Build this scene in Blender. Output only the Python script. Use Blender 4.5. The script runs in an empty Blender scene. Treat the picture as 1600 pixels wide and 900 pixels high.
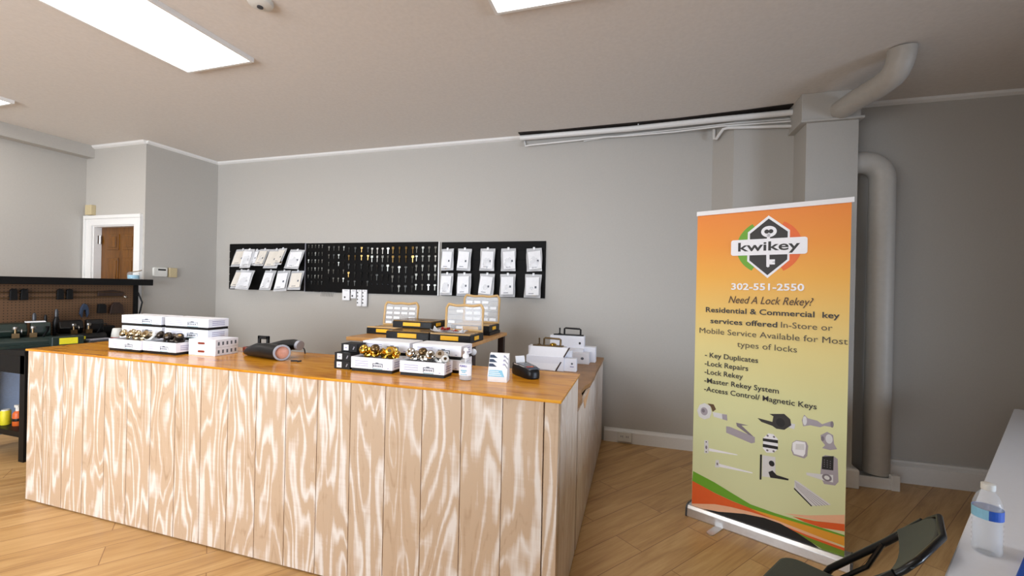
import bpy, bmesh, math, random
from mathutils import Vector, Matrix
random.seed(7)
S = bpy.context.scene
C = S.collection
PI = math.pi

# ------------------------------------------------------------------ camera
YAW, PITCH, ROLL, FOC, EYE = 0.2891, -0.0003, 0.0211, 658.15, 1.5
cy, sy, cp, sp, cr, sr = math.cos(YAW), math.sin(YAW), math.cos(PITCH), math.sin(PITCH), math.cos(ROLL), math.sin(ROLL)
f_ = Vector((-sy*cp, cy*cp, sp)); r_ = Vector((cy, sy, 0)); u_ = Vector((sy*sp, -cy*sp, cp))
r2 = r_*cr + u_*sr; u2 = u_*cr - r_*sr
cam = bpy.data.cameras.new('camera'); camo = bpy.data.objects.new('camera', cam); C.objects.link(camo)
cam.sensor_width = 36; cam.lens = FOC/1600*36; cam.clip_start = .02
m = Matrix((r2, u2, -f_)).transposed().to_4x4(); m.translation = (0, 0, EYE); camo.matrix_world = m
S.camera = camo
S.view_settings.view_transform = 'Standard'; S.view_settings.look = 'None'
S.view_settings.gamma = 1; S.view_settings.use_curve_mapping = False
S.view_settings.exposure = 0.0

# ------------------------------------------------------------------ light
PANEL = 7.5          # ceiling panels
DAY = 154.0            # daylight at the shop window behind the camera
w = bpy.data.worlds.new('world'); S.world = w; w.use_nodes = True
w.node_tree.nodes['Background'].inputs[0].default_value = (.75, .87, 1, 1)
w.node_tree.nodes['Background'].inputs[1].default_value = .35
def area(name, loc, rot, sx, sz, power, col):
    l = bpy.data.lights.new(name, 'AREA'); l.shape = 'RECTANGLE'; l.size = sx; l.size_y = sz; l.energy = power; l.color = col
    o = bpy.data.objects.new(name, l); C.objects.link(o); o.location = loc; o.rotation_euler = rot; return o
sun = area('window_and_fill_light', (-2.9, -2.62, 1.55), (PI/2, 0, math.radians(12)), 4.2, 1.9, DAY, (.88, .93, 1))
sun.data.spread = math.radians(117)
side_fill = area('window_and_fill_light', (5.1, .05, 1.2), (PI/2, 0, math.radians(62)), 1.5, 1.3, 30, (.70, .82, 1))  # added side fill with no known window, lifts counter side and floor
side_fill.data.spread = math.radians(62)
for px_ in (-2.985, -5.78): area('unseen_ceiling_fill', (px_, -1.0, 3.08), (0, 0, 0), .6, 1.21, 17, (1, .975, .94))  # added unseen fills at ceiling height, brightening the counter front

# ------------------------------------------------------------------ materials
def lin(c):
    return tuple(((v/255)/12.92 if v/255 <= .04045 else ((v/255+.055)/1.055)**2.4) for v in c) + (1,)
class NT:
    def __init__(s, name):
        s.m = bpy.data.materials.new(name); s.m.use_nodes = True; s.t = s.m.node_tree; s.b = s.t.nodes['Principled BSDF']
    def n(s, typ, ins=None, **kw):
        x = s.t.nodes.new('ShaderNode'+typ)
        for k, v in kw.items(): setattr(x, k, v)
        for k, v in (ins or {}).items():
            if hasattr(v, 'is_output'): s.t.links.new(v, x.inputs[k])
            else: x.inputs[k].default_value = v
        return x
    def set(s, **kw):
        for k, v in kw.items():
            k = k.replace('_', ' ')
            if hasattr(v, 'is_output'): s.t.links.new(v, s.b.inputs[k])
            else: s.b.inputs[k].default_value = v
        return s
    def math(s, op, a, b=0.0):
        x = s.n('Math', operation=op)
        for i, v in enumerate((a, b)):
            if hasattr(v, 'is_output'): s.t.links.new(v, x.inputs[i])
            else: x.inputs[i].default_value = v
        return x.outputs[0]
    def ramp(s, fac, stops):
        x = s.n('ValToRGB'); s.t.links.new(fac, x.inputs[0]); e = x.color_ramp.elements
        while len(e) > 1: e.remove(e[-1])
        e[0].position, e[0].color = stops[0]
        for p, c in stops[1:]:
            k = e.new(p); k.color = c
        return x.outputs[0]
    def coords(s, scale=(1, 1, 1), rot=(0, 0, 0), out='Object'):
        tc = s.n('TexCoord'); mp = s.n('Mapping', {'Vector': tc.outputs[out], 'Scale': scale, 'Rotation': rot}); return mp.outputs[0]
    def noise(s, vec, scale, detail=3, rough=.5, dist=0):
        x = s.n('TexNoise', {'Vector': vec, 'Scale': scale, 'Detail': detail, 'Roughness': rough, 'Distortion': dist}); return x.outputs[0]
    def bump(s, h, strength=.2, dist=.01):
        x = s.n('Bump', {'Height': h, 'Strength': strength, 'Distance': dist}); s.set(Normal=x.outputs[0]); return s
def paint(name, c, rough=.6, metal=0.0, var=.04, bump=.05, scale=60, spec=.5):
    M = NT(name); nz = M.noise(M.coords(), scale, 3)
    a, b = lin(c), lin(c)
    lo = tuple(max(0, v*(1-var)) for v in a[:3])+(1,); hi = tuple(min(1, v*(1+var)) for v in b[:3])+(1,)
    M.set(Base_Color=M.ramp(nz, [(.3, lo), (.7, hi)]), Roughness=rough, Metallic=metal)
    M.b.inputs['Specular IOR Level'].default_value = spec
    if bump: M.bump(nz, bump, .002)
    return M.m
def clear(name, c, alpha, rough=.15):
    M = NT(name); M.set(Base_Color=lin(c), Roughness=rough, Alpha=alpha)
    nz = M.noise(M.coords(), 35, 2); M.bump(nz, .5, .004); return M.m

m_wall = paint('wall_paint', (183, 179, 172), .7, var=.02, bump=.08, scale=90)
m_trimwhite = paint('white_trim_paint', (232, 231, 228), .4, var=.015)
m_pipe = paint('pipe_paint', (184, 179, 171), .5, var=.03, bump=.12, scale=30)
def ceiling_mat():
    M = NT('ceiling_board'); v = M.coords()
    x = M.n('SeparateXYZ', {0: v}).outputs[0]
    saw = M.math('PINGPONG', x, .04); groove = M.math('LESS_THAN', saw, .004)
    nz = M.noise(v, 40, 3)
    M.set(Base_Color=M.ramp(nz, [(.3, lin((222, 216, 209))), (.7, lin((228, 222, 215)))]), Roughness=.6)
    h = M.math('SUBTRACT', M.math('MULTIPLY', nz, .2), groove); return M.bump(h, .3, .006).m
m_ceil = ceiling_mat()
def floor_mat():
    M = NT('oak_laminate'); v = M.coords(rot=(0, 0, math.radians(-52)))
    br = M.n('TexBrick', {'Vector': v, 'Color1': (0, 0, 0, 1), 'Color2': (1, 1, 1, 1), 'Mortar': (.5, .5, .5, 1), 'Scale': 1.0,
                          'Mortar Size': .0022, 'Mortar Smooth': .1, 'Brick Width': 1.25, 'Row Height': .19})
    br.offset = .37
    sp = M.n('Separate' 'XYZ', {0: v})
    st = M.n('CombineXYZ', {0: M.math('MULTIPLY', sp.outputs[0], 1.1), 1: M.math('MULTIPLY', sp.outputs[1], 9), 2: M.math('MULTIPLY', br.outputs[0], 7)})
    g1 = M.noise(st.outputs[0], 1.3, 5, .6, .8)
    st2 = M.n('CombineXYZ', {0: M.math('MULTIPLY', sp.outputs[0], 3), 1: M.math('MULTIPLY', sp.outputs[1], 70), 2: br.outputs[0]})
    g2 = M.noise(st2.outputs[0], 1.5, 4, .6)
    f = M.math('ADD', M.math('MULTIPLY', g1, .7), M.math('ADD', M.math('MULTIPLY', g2, .25), M.math('MULTIPLY', br.outputs[0], .06)))
    col = M.ramp(f, [(.28, lin((152, 112, 66))), (.48, lin((190, 148, 94))), (.68, lin((210, 172, 118)))])
    mix = M.n('Mix', {0: br.outputs[1], 6: col, 7: lin((140, 100, 60))}, data_type='RGBA')
    M.set(Base_Color=mix.outputs[2], Roughness=M.math('ADD', .3, M.math('MULTIPLY', g1, .15)))
    return M.bump(M.math('SUBTRACT', M.math('MULTIPLY', g1, .4), br.outputs[1]), .12, .004).m
m_floor = floor_mat()
def ply_mat(name, tan, pale, dark, warm=(196, 164, 126)):
    M = NT(name); v = M.coords(); sp = M.n('SeparateXYZ', {0: v})
    bd = M.n('Attribute', attribute_name='board').outputs['Fac']
    xy = M.math('ADD', sp.outputs[0], sp.outputs[1])
    def vec(kx, kz, off):
        return M.n('CombineXYZ', {0: M.math('ADD', M.math('MULTIPLY', xy, kx), M.math('MULTIPLY', bd, off)), 1: M.math('MULTIPLY', sp.outputs[2], kz), 2: M.math('MULTIPLY', bd, 3.7)}).outputs[0]
    base = M.noise(vec(4.6, .78, 13.1), 1.15, 2.4, .45, .2)
    rings = M.math('PINGPONG', M.math('MULTIPLY', base, 24), 1)
    fine = M.noise(vec(95, 3.2, 5.3), 1.0, 3, .6)
    blot = M.noise(vec(5, 2.2, 3.3), 1.0, 3, .6)
    saw = M.noise(vec(3, 60, 1.3), 1.0, 2, .6)
    f = M.math('ADD', M.math('MULTIPLY', rings, .50), M.math('ADD', M.math('MULTIPLY', fine, .44), M.math('MULTIPLY', saw, .14)))
    f = M.math('ADD', f, M.math('MULTIPLY', M.math('SUBTRACT', blot, .5), .95))
    tint = M.noise(vec(1.1, .5, 9.7), 1.0, 2)
    c1 = M.ramp(f, [(.10, lin(dark)), (.30, lin(tan)), (.52, lin(tan)), (.80, lin(pale))])
    c2 = M.n('Mix', {0: M.math('MULTIPLY', tint, .35), 6: c1, 7: lin(warm)}, data_type='RGBA').outputs[2]
    M.set(Base_Color=c2, Roughness=.55); return M.bump(f, .15, .003).m
m_ply = ply_mat('whitewashed_plywood', (192, 167, 141), (230, 224, 217), (168, 140, 112))
m_plyside = ply_mat('weathered_plywood', (214, 198, 184), (236, 228, 220), (186, 164, 146), (214, 196, 180))
def stain_mat():
    M = NT('amber_stained_plywood'); v = M.coords((1.2, 7, 7))
    a = M.noise(v, 2.2, 5, .6, 1.2); b = M.noise(M.coords((6, 60, 30)), 1, 3)
    f = M.math('ADD', M.math('MULTIPLY', a, .75), M.math('MULTIPLY', b, .25))
    M.set(Base_Color=M.ramp(f, [(.3, lin((160, 92, 8))), (.5, lin((208, 138, 26))), (.7, lin((230, 170, 60)))]), Roughness=.22)
    M.b.inputs['Coat Weight'].default_value = .12; M.b.inputs['Specular IOR Level'].default_value = .35; M.b.inputs['Coat Roughness'].default_value = .12
    return M.bump(f, .06, .003).m
m_top = stain_mat()
m_topdull = paint('brown_worn_plywood', (158, 116, 72), .45, var=.18, scale=9)
m_rawwood = paint('raw_pine', (222, 176, 128), .55, var=.1, scale=12)
def wood_mat(name, a, b, rough=.4, sc=(12, 12, 1.3)):
    M = NT(name); f = M.noise(M.coords(sc), 2.0, 5, .6, 1.0)
    M.set(Base_Color=M.ramp(f, [(.3, lin(a)), (.7, lin(b))]), Roughness=rough); return M.bump(f, .08, .003).m
m_door = wood_mat('stained_door_wood', (80, 46, 6), (128, 80, 18), .35)
m_deskboard = wood_mat('light_oak_board', (176, 122, 66), (204, 154, 92), .4, (1.3, 12, 12))
m_darkwood = wood_mat('dark_brown_wood', (38, 24, 18), (58, 38, 28), .5)
m_bench = paint('black_bench_paint', (11, 11, 12), .5, var=.2, spec=.25)
m_bluepanel = paint('slate_blue_paint', (178, 200, 236), .6, var=.05)
def peg_mat():
    M = NT('brown_pegboard'); v = M.coords(); sp = M.n('SeparateXYZ', {0: v})
    z = M.math('PINGPONG', sp.outputs[2], .0125); y = M.math('PINGPONG', sp.outputs[1], .0125)
    d = M.math('ADD', M.math('POWER', z, 2), M.math('POWER', y, 2))
    hole = M.math('LESS_THAN', d, .000016)
    col = M.n('Mix', {0: hole, 6: lin((104, 76, 52)), 7: lin((22, 16, 12))}, data_type='RGBA').outputs[2]
    M.set(Base_Color=col, Roughness=.5); return M.m
m_peg = peg_mat()
m_black = paint('black_plastic', (17, 17, 18), .4, var=.15, spec=.3)
m_slat = paint('black_slat_board', (9, 8, 8), .6, var=.1, spec=.15)
m_blackmetal = paint('black_metal', (16, 16, 17), .3, metal=.3, var=.1)
m_charcoal = paint('charcoal_plastic', (60, 62, 66), .35, var=.08)
m_darkgreen = paint('dark_green_machine_paint', (30, 44, 40), .35, var=.15)
m_rubber = paint('dark_green_grey_vinyl', (54, 60, 58), .55, var=.12, bump=.25, scale=220)
m_steel = paint('brushed_steel', (190, 190, 188), .3, metal=1, var=.06)
m_alu = paint('silver_aluminium', (214, 214, 214), .28, metal=.85, var=.03)
m_chrome = paint('polished_chrome', (226, 224, 218), .09, metal=1, var=.02, bump=0)
m_brass = paint('polished_brass', (232, 186, 76), .12, metal=1, var=.04, bump=0)
m_nickel = paint('warm_nickel', (206, 186, 150), .14, metal=1, var=.03, bump=0)
m_bronze = paint('dark_bronze', (62, 54, 48), .25, metal=.7, var=.1)
m_antique = paint('antique_brass', (112, 92, 64), .3, metal=.9, var=.1)
m_keysil = paint('nickel_silver', (138, 138, 132), .38, metal=.85, var=.05, bump=0)
m_keydark = paint('dull_steel', (52, 52, 50), .4, metal=.9, var=.1, bump=0)
m_keybrass = paint('key_brass', (150, 122, 74), .3, metal=.95, var=.05, bump=0)
m_keywhite = paint('bright_nickel', (245, 245, 240), .25, metal=.4, var=.02, bump=0)
m_carton = paint('white_carton', (238, 239, 246), .5, var=.015)
m_cartontop = paint('white_carton_lid', (244, 244, 248), .45, var=.01)
m_inkgrey = paint('grey_ink', (92, 98, 108), .6, var=.05, bump=0)
m_inkpurple = paint('pale_violet_ink', (164, 160, 192), .6, var=.05, bump=0)
m_inkblack = paint('black_ink', (24, 23, 22), .6, var=.05, bump=0)
m_inkteal = paint('teal_ink', (120, 156, 162), .6, var=.05, bump=0)
m_paper = paint('white_paper', (240, 240, 242), .6, var=.01)
m_card = paint('white_card', (236, 236, 238), .55, var=.03, scale=25)
m_cardwarm = paint('cream_card', (226, 219, 208), .55, var=.04, scale=25)
m_beige = paint('beige_plastic', (196, 180, 142), .5, var=.05)
m_offwhite = paint('offwhite_plastic', (220, 219, 212), .45, var=.02)
m_yellow = paint('yellow_plastic', (248, 184, 20), .4, var=.03)
m_yellowlabel = paint('yellow_label', (226, 214, 40), .5, var=.05)
m_tan = paint('tan_lid_plastic', (198, 160, 104), .4, var=.05)
m_browntop = paint('brown_clear_lid', (124, 92, 46), .25, var=.25, scale=24)
m_red = paint('red_plastic', (186, 44, 36), .4, var=.06)
m_redbrown = paint('red_brown_plastic', (128, 50, 30), .35, var=.1)
m_orange = paint('orange_can_paint', (214, 98, 34), .4, var=.06)
m_blue = paint('blue_print', (34, 84, 178), .45, var=.08)
m_paleblue = paint('pale_blue_print', (136, 190, 214), .45, var=.05)
m_navy = paint('navy_print', (48, 62, 84), .45, var=.08)
m_violet = paint('violet_blue_ink', (70, 72, 168), .5, var=.05, bump=0)
m_table = paint('white_laminate', (240, 242, 248), .35, var=.012)
m_pink = paint('pinkish_copper_face', (196, 136, 112), .4, var=.12)
m_greyrim = paint('grey_rim_plastic', (150, 150, 158), .35, var=.03)
m_screen = paint('grey_screen_glass', (70, 74, 82), .12, var=.05, bump=0)
m_pouch = clear('clear_polybag', (238, 238, 240), .46, .2)
m_clear = clear('clear_plastic', (236, 240, 242), .17, .08)
m_lidclear = clear('clear_lid_plastic', (214, 214, 214), .30, .12)
m_water = clear('water', (226, 230, 236), .16, .05)
m_liquid = clear('clear_gel', (222, 226, 232), .5, .08)
m_emit = NT('ceiling_panel_glow'); m_emit.set(Base_Color=(1, 1, 1, 1), Emission_Color=(1, .975, .94, 1), Emission_Strength=PANEL); m_emit = m_emit.m
def banner_mat():
    M = NT('printed_banner_fabric'); sp = M.n('SeparateXYZ', {0: M.coords()})
    f = M.math('DIVIDE', sp.outputs[2], 2.0)
    M.set(Base_Color=M.ramp(f, [(.05, lin((222, 226, 178))), (.30, lin((220, 224, 172))), (.45, lin((222, 218, 156))), (.58, lin((230, 212, 138))),
          (.70, lin((238, 196, 104))), (.80, lin((242, 176, 66))), (.90, lin((242, 152, 46))), (.99, lin((238, 138, 44)))]), Roughness=.5)
    return M.m
m_banner = banner_mat()
INK = {k: paint('ink_'+k, v, .5, var=.015, bump=0) for k, v in dict(green=(110, 170, 38), olive=(120, 150, 44), orangered=(234, 98, 36), flame=(238, 108, 40),
       peach=(246, 190, 152), golden=(238, 166, 50), black=(16, 15, 15), charcoal=(40, 36, 34), white=(246, 246, 250), grey=(168, 160, 168), pale=(222, 222, 222),
       dark=(46, 42, 40), mid=(128, 120, 128), brown=(98, 72, 44), script=(84, 56, 26), soft=(86, 74, 54)).items()}

# ------------------------------------------------------------------ mesh helpers
def obj(name, bm, mats, parent=None, smooth=False, bevel=0, loc=None):
    me = bpy.data.meshes.new(name); bmesh.ops.recalc_face_normals(bm, faces=bm.faces[:]); bm.to_mesh(me); bm.free()
    for mm in (mats if isinstance(mats, (list, tuple)) else [mats]): me.materials.append(mm)
    if smooth:
        for p in me.polygons: p.use_smooth = True
        try: me.set_sharp_from_angle(angle=math.radians(40))
        except Exception: pass
    o = bpy.data.objects.new(name, me); C.objects.link(o)
    if parent: o.parent = parent
    if loc: o.location = loc
    if bevel:
        b = o.modifiers.new('bevel', 'BEVEL'); b.width = bevel; b.segments = 2; b.limit_method = 'ANGLE'
    return o
def new(): return bmesh.new()
def box(bm, x0, x1, y0, y1, z0, z1, mi=0):
    vs = [bm.verts.new((x, y, z)) for z in (z0, z1) for y in (y0, y1) for x in (x0, x1)]
    for f in ((0, 1, 3, 2), (4, 5, 7, 6), (0, 1, 5, 4), (2, 3, 7, 6), (0, 2, 6, 4), (1, 3, 7, 5)):
        bm.faces.new([vs[i] for i in f]).material_index = mi
    return bm
def bx(*a): return box(new(), *a)
def prism(bm, pts, y0, y1, mi=0, axis='y'):
    """polygon (a,b) extruded along an axis"""
    def P(a, b, t): return {'y': (a, t, b), 'x': (t, a, b), 'z': (a, b, t)}[axis]
    A = [bm.verts.new(P(a, b, y0)) for a, b in pts]; B = [bm.verts.new(P(a, b, y1)) for a, b in pts]
    bm.faces.new(A).material_index = mi; bm.faces.new(B[::-1]).material_index = mi
    n = len(pts)
    for i in range(n): bm.faces.new((A[i], A[(i+1) % n], B[(i+1) % n], B[i])).material_index = mi
    return bm
def tube(bm, pts, r, seg=12, mi=0, cap=True):
    pts = [Vector(p) for p in pts]; rings = []
    rr = r if isinstance(r, (list, tuple)) else [r]*len(pts)
    t0 = (pts[1]-pts[0]).normalized(); n = t0.orthogonal().normalized()
    for i, p in enumerate(pts):
        t = (pts[min(i+1, len(pts)-1)]-pts[max(i-1, 0)]).normalized()
        n = (n - t*n.dot(t)).normalized(); b = t.cross(n)
        rings.append([bm.verts.new(p+(n*math.cos(2*PI*k/seg)+b*math.sin(2*PI*k/seg))*rr[i]) for k in range(seg)])
    for a, b in zip(rings, rings[1:]):
        for k in range(seg): bm.faces.new((a[k], a[(k+1) % seg], b[(k+1) % seg], b[k])).material_index = mi
    if cap:
        bm.faces.new(rings[0][::-1]).material_index = mi; bm.faces.new(rings[-1]).material_index = mi
    return bm
def arc(c, r, a0, a1, n, plane='xz', t=0):
    out = []
    for i in range(n+1):
        a = math.radians(a0+(a1-a0)*i/n); u, v = r*math.cos(a), r*math.sin(a)
        out.append({'xz': (c[0]+u, c[1], c[2]+v), 'yz': (c[0], c[1]+u, c[2]+v), 'xy': (c[0]+u, c[1]+v, c[2])}[plane])
    return out
def lathe(bm, prof, seg=24, M=None, mi=0):
    """profile (r,z) round local z, placed by matrix M"""
    M = M or Matrix(); rings = []
    for r, z in prof:
        rings.append([bm.verts.new(M @ Vector((max(r, 1e-5)*math.cos(2*PI*k/seg), max(r, 1e-5)*math.sin(2*PI*k/seg), z))) for k in range(seg)])
    for a, b in zip(rings, rings[1:]):
        for k in range(seg): bm.faces.new((a[k], a[(k+1) % seg], b[(k+1) % seg], b[k])).material_index = mi
    bm.faces.new(rings[0][::-1]).material_index = mi; bm.faces.new(rings[-1]).material_index = mi
    return bm
def rrect(x0, x1, z0, z1, r, n=4):
    out = []
    for cx, cz, a in ((x1-r, z1-r, 0), (x0+r, z1-r, 90), (x0+r, z0+r, 180), (x1-r, z0+r, 270)):
        for i in range(n+1):
            t = math.radians(a+90*i/n); out.append((cx+r*math.cos(t), cz+r*math.sin(t)))
    return out
def tag(o, label, cat, group=None):
    o['label'] = label; o['category'] = cat
    if group: o['group'] = group
    return o
def thing(name, label, cat, loc=(0, 0, 0), rotz=0, group=None):
    o = bpy.data.objects.new(name, None); C.objects.link(o); o.location = loc; o.rotation_euler = (0, 0, rotz)
    return tag(o, label, cat, group)
def struct(name, bm, mat, parent=None, **kw):
    o = obj(name, bm, mat, parent, **kw)
    if not parent: o['kind'] = 'structure'
    return o
def dup(root, loc, rot=None, label=None, group=None, mat=None):
    r = root.copy(); C.objects.link(r); r.location = loc
    if rot is not None: r.rotation_euler = rot
    if label: r['label'] = label
    if group: r['group'] = group
    for ch in list(root.children):
        c = ch.copy(); C.objects.link(c); c.parent = r
        for g in ch.children:
            d = g.copy(); C.objects.link(d); d.parent = c
    return r
def text(name, body, x, z, width, cap, mat, parent, bold=0, shear=0, y=-.0025, face=0):
    cu = bpy.data.curves.new(name, 'FONT'); cu.body = body; cu.size = 1; cu.offset = bold; cu.shear = shear; cu.resolution_u = 3
    t = bpy.data.objects.new(name, cu); C.objects.link(t)
    dg = bpy.context.evaluated_depsgraph_get(); me = bpy.data.meshes.new_from_object(t.evaluated_get(dg))
    C.objects.unlink(t); bpy.data.objects.remove(t)
    xs = [v.co.x for v in me.vertices]; sx = width/(max(xs)-min(xs)); sz = cap/.73; x0 = min(xs)
    for v in me.vertices: v.co = Vector(((v.co.x-x0)*sx, 0, v.co.y*sz))
    me.materials.clear(); me.materials.append(mat)
    o = bpy.data.objects.new(name, me); C.objects.link(o); o.parent = parent; o.location = (x, y, z)
    return o

# ------------------------------------------------------------------ room shell
H, D = 3.107, 4.308
XL, XR, YF = -6.47, 4.6, -2.5
struct('floor', bx(XL-.1, XR+.1, YF-.1, D+.1, -.1, 0), m_floor)
struct('ceiling', bx(XL-.1, XR+.1, YF-.1, D+.1, H, H+.1), m_ceil)
struct('wall_back', bx(-5.55, 1.7, D, D+.1, 0, H), m_wall)
struct('wall_back_right', bx(1.6, XR+.1, 4.22, D+.1, 0, H), m_wall)
struct('wall_return', bx(-5.55, -5.45, 3.44, D, 0, H), m_wall)
b = new(); box(b, XL, -6.33, 3.44, 3.56, 0, H); box(b, -5.6, -5.55, 3.44, 3.56, 0, H); box(b, -6.33, -5.6, 3.44, 3.56, 2.145, H)
struct('wall_doorway', b, m_wall)
struct('wall_left', bx(XL-.1, XL, YF, 3.56, 0, H), m_wall)
b = new(); box(b, XR, XR+.1, YF, -1.1, 0, H); box(b, XR, XR+.1, 1.4, 4.22, 0, H); box(b, XR, XR+.1, -1.1, 1.4, 0, .45); box(b, XR, XR+.1, -1.1, 1.4, 2.1, H)
struct('wall_right', b, m_wall)
b = new()
box(b, XL, -5.1, YF-.1, YF, 0, H); box(b, -.7, XR, YF-.1, YF, 0, H); box(b, -5.1, -.7, YF-.1, YF, 0, .55); box(b, -5.1, -.7, YF-.1, YF, 2.55, H)
struct('wall_front', b, m_wall)
wf = struct('window_1', bx(-5.1, -5.04, YF-.09, YF-.01, .55, 2.55), m_trimwhite)
b = new()
for x0, x1, z0, z1 in ((-.76, -.7, .55, 2.55), (-2.93, -2.87, .55, 2.55), (-5.04, -.76, .55, .61), (-5.04, -.76, 2.49, 2.55)): box(b, x0, x1, YF-.09, YF-.01, z0, z1)
obj('window_frame', b, m_trimwhite, wf)
b = new()
for y0_, y1_, z0_, z1_ in ((-1.1, -1.04, .45, 2.1), (1.34, 1.4, .45, 2.1), (-1.04, 1.34, .45, .51), (-1.04, 1.34, 2.04, 2.1)): box(b, XR+.01, XR+.09, y0_, y1_, z0_, z1_)
struct('added_side_window', b, m_trimwhite)  # frame of an unseen opening added for the side fill
struct('trim_1', bx(XL, -6.33, YF, 3.44, 2.965, H), m_wall)
def crown(x0, y0, x1, y1, nx, ny, name):
    b = new(); t = .035
    prof = [(0, 0), (t, 0), (t*.75, -t*.55), (t*.25, -t*.9), (0, -t)]
    A = [b.verts.new((x0+nx*p, y0+ny*p, H+q)) for p, q in prof]; B = [b.verts.new((x1+nx*p, y1+ny*p, H+q)) for p, q in prof]
    b.faces.new(A); b.faces.new(B[::-1])
    for i in range(5): b.faces.new((A[i], A[(i+1) % 5], B[(i+1) % 5], B[i]))
    struct(name, b, m_trimwhite)
crown(-5.45, D, -1.19, D, 0, -1, 'trim_2')
struct('gap_shadow_strip', prism(new(), [(-1.21, D-.002), (-1.21, 4.172), (-1.0, 4.18), (-.9, 4.196), (.3, 4.172), (.9, 4.116), (1.1, 4.09), (1.232, 4.075), (1.232, 4.19), (.66, 4.2), (.64, D-.002)], H-.007, H-.0005, axis='z'), paint('gap_shadow_paint', (38, 30, 24), .8))  # dark strip painted as the shadow in the gap above the conduit
crown(-5.45, 3.44, -5.45, D, 1, 0, 'trim_3')
crown(-6.33, 3.44, -5.45, 3.44, 0, -1, 'trim_4')
crown(1.63, 4.22, XR, 4.22, 0, -1, 'trim_5')
def baseboard(name, x0, x1, y, t, h):
    b = prism(new(), [(y, 0), (y-t, 0), (y-t, h-.03), (y-t*.55, h-.012), (y-t*.4, h), (y, h)], x0, x1, axis='x'); struct(name, b, m_trimwhite)
baseboard('baseboard_back', -.29, .65, D, .022, .135)
baseboard('baseboard_right', 1.96, XR, 4.22, .075, .165)
# shallow splayed pilaster, column with its cap, both painted like the wall
struct('wall_pilaster', prism(new(), [(.65, D), (.807, 4.2), (1.3, 4.2), (1.3, D)], 0, H, axis='z'), m_wall)
struct('baseboard_pilaster', prism(new(), [(.645, D-.02), (.80, 4.178), (1.26, 4.178), (1.26, 4.2), (.807, 4.2), (.65, D)], 0, .135, axis='z'), m_trimwhite)
struct('column', bx(1.279, 1.632, 3.92, D, 0, H), m_wall)
b = new(); box(b, 1.238, 1.638, 3.90, 4.2, 2.893, H); box(b, 1.23, 1.66, 3.885, 4.2, 2.874, 2.893)
struct('trim_6', b, m_wall, bevel=.004)
b = bx(1.255, 1.675, 3.885, 4.2, 0, .15); struct('baseboard_column', b, m_trimwhite, bevel=.012)

# door in the far left
d = struct('door_1', bx(-6.33, -5.6, 3.52, 3.555, .01, 2.145), m_door)
b = new()
for i, (z0, z1) in enumerate(((1.86, 2.05), (1.02, 1.76), (.2, .88))):
    for x0, x1 in ((-6.20, -6.005), (-5.925, -5.73)):
        box(b, x0, x1, 3.510, 3.52, z0, z1); box(b, x0+.03, x1-.03, 3.502, 3.510, z0+.03, z1-.03)
obj('door_panel_moulding', b, m_door, d, bevel=.008)
b = new()
for (x0, x1, z0, z1) in ((-6.455, -6.33, 0, 2.145), (-5.6, -5.48, 0, 2.145), (-6.455, -5.48, 2.145, 2.262)): box(b, x0, x1, 3.422, 3.44, z0, z1)
for (x0, x1, z0, z1) in ((-6.455, -6.425, 0, 2.222), (-5.51, -5.48, 0, 2.222), (-6.455, -5.48, 2.224, 2.262)): box(b, x0, x1, 3.408, 3.4215, z0, z1)
obj('door_casing', b, m_trimwhite, d)
b = new(); box(b, -6.33, -6.315, 3.441, 3.518, 0, 2.145); box(b, -5.615, -5.6, 3.441, 3.518, 0, 2.145); box(b, -6.315, -5.615, 3.441, 3.518, 2.13, 2.145)
obj('door_jamb', b, m_trimwhite, d)
b = tube(new(), [(-6.305, 3.50, 1.93), (-6.305, 3.50, 2.03)], .010, 10); box(b, -6.314, -6.308, 3.475, 3.50, 1.93, 2.03); obj('door_hinge', b, m_steel, d)

# ------------------------------------------------------------------ counter
CT = 1.021
X0, X1, Y0, Y1 = -3.93, -.309, 1.797, 2.405
cn = thing('service_counter', 'long plank-fronted plywood shop counter with glossy amber top', 'counter', (-2.1, 1.8, 0))
def boards(bm, spans, lay, make):
    la = bm.verts.layers.float.new('board')
    for i, (a, c) in enumerate(spans):
        n0 = len(bm.verts); make(bm, a, c); bm.verts.ensure_lookup_table()
        for v in bm.verts[n0:]: v[la] = i*.731+lay
def par(o, root):
    """child given in world coordinates"""
    o.parent = root; o.matrix_parent_inverse = (Matrix.Translation(root.location) @ root.rotation_euler.to_matrix().to_4x4()).inverted(); return o
seams = [X0]+[-3.766+.2*k for k in range(18)]
seams = [s for s in seams if s < -.38]+[-.378]
b = new(); bd = []
boards(b, list(zip(seams, seams[1:])), .1, lambda bm, a, c: box(bm, a+.0022, c-.0022, Y0, Y0+.018, .008, 1.008))
par(obj('front_panel', b, m_ply), cn)
b = new(); boards(b, [(0, 0)], 4.2, lambda bm, a, c: box(bm, X0+.004, -.38, Y0+.008, Y0+.03, .012, 1.007)); par(obj('panel_backing', b, m_plyside), cn)
b = new(); boards(b, [(0, 0)], 2.7, lambda bm, a, c: box(bm, -.374, -.312, Y0-.004, Y0+.05, .006, 1.008)); par(obj('corner_post', b, m_ply, bevel=.003), cn)
b = new(); boards(b, [(1.85, 2.0), (2.0, 2.2), (2.2, 2.40)], .5, lambda bm, a, c: box(bm, -.33, -.311, a+.002, c-.002, .008, 1.008)); par(obj('side_panel', b, m_plyside), cn)
b = new(); boards(b, [(0, 0)], 1.5, lambda bm, a, c: box(bm, X0, X0+.018, Y0+.03, Y1, .008, 1.008)); par(obj('end_panel', b, m_plyside), cn)
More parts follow.
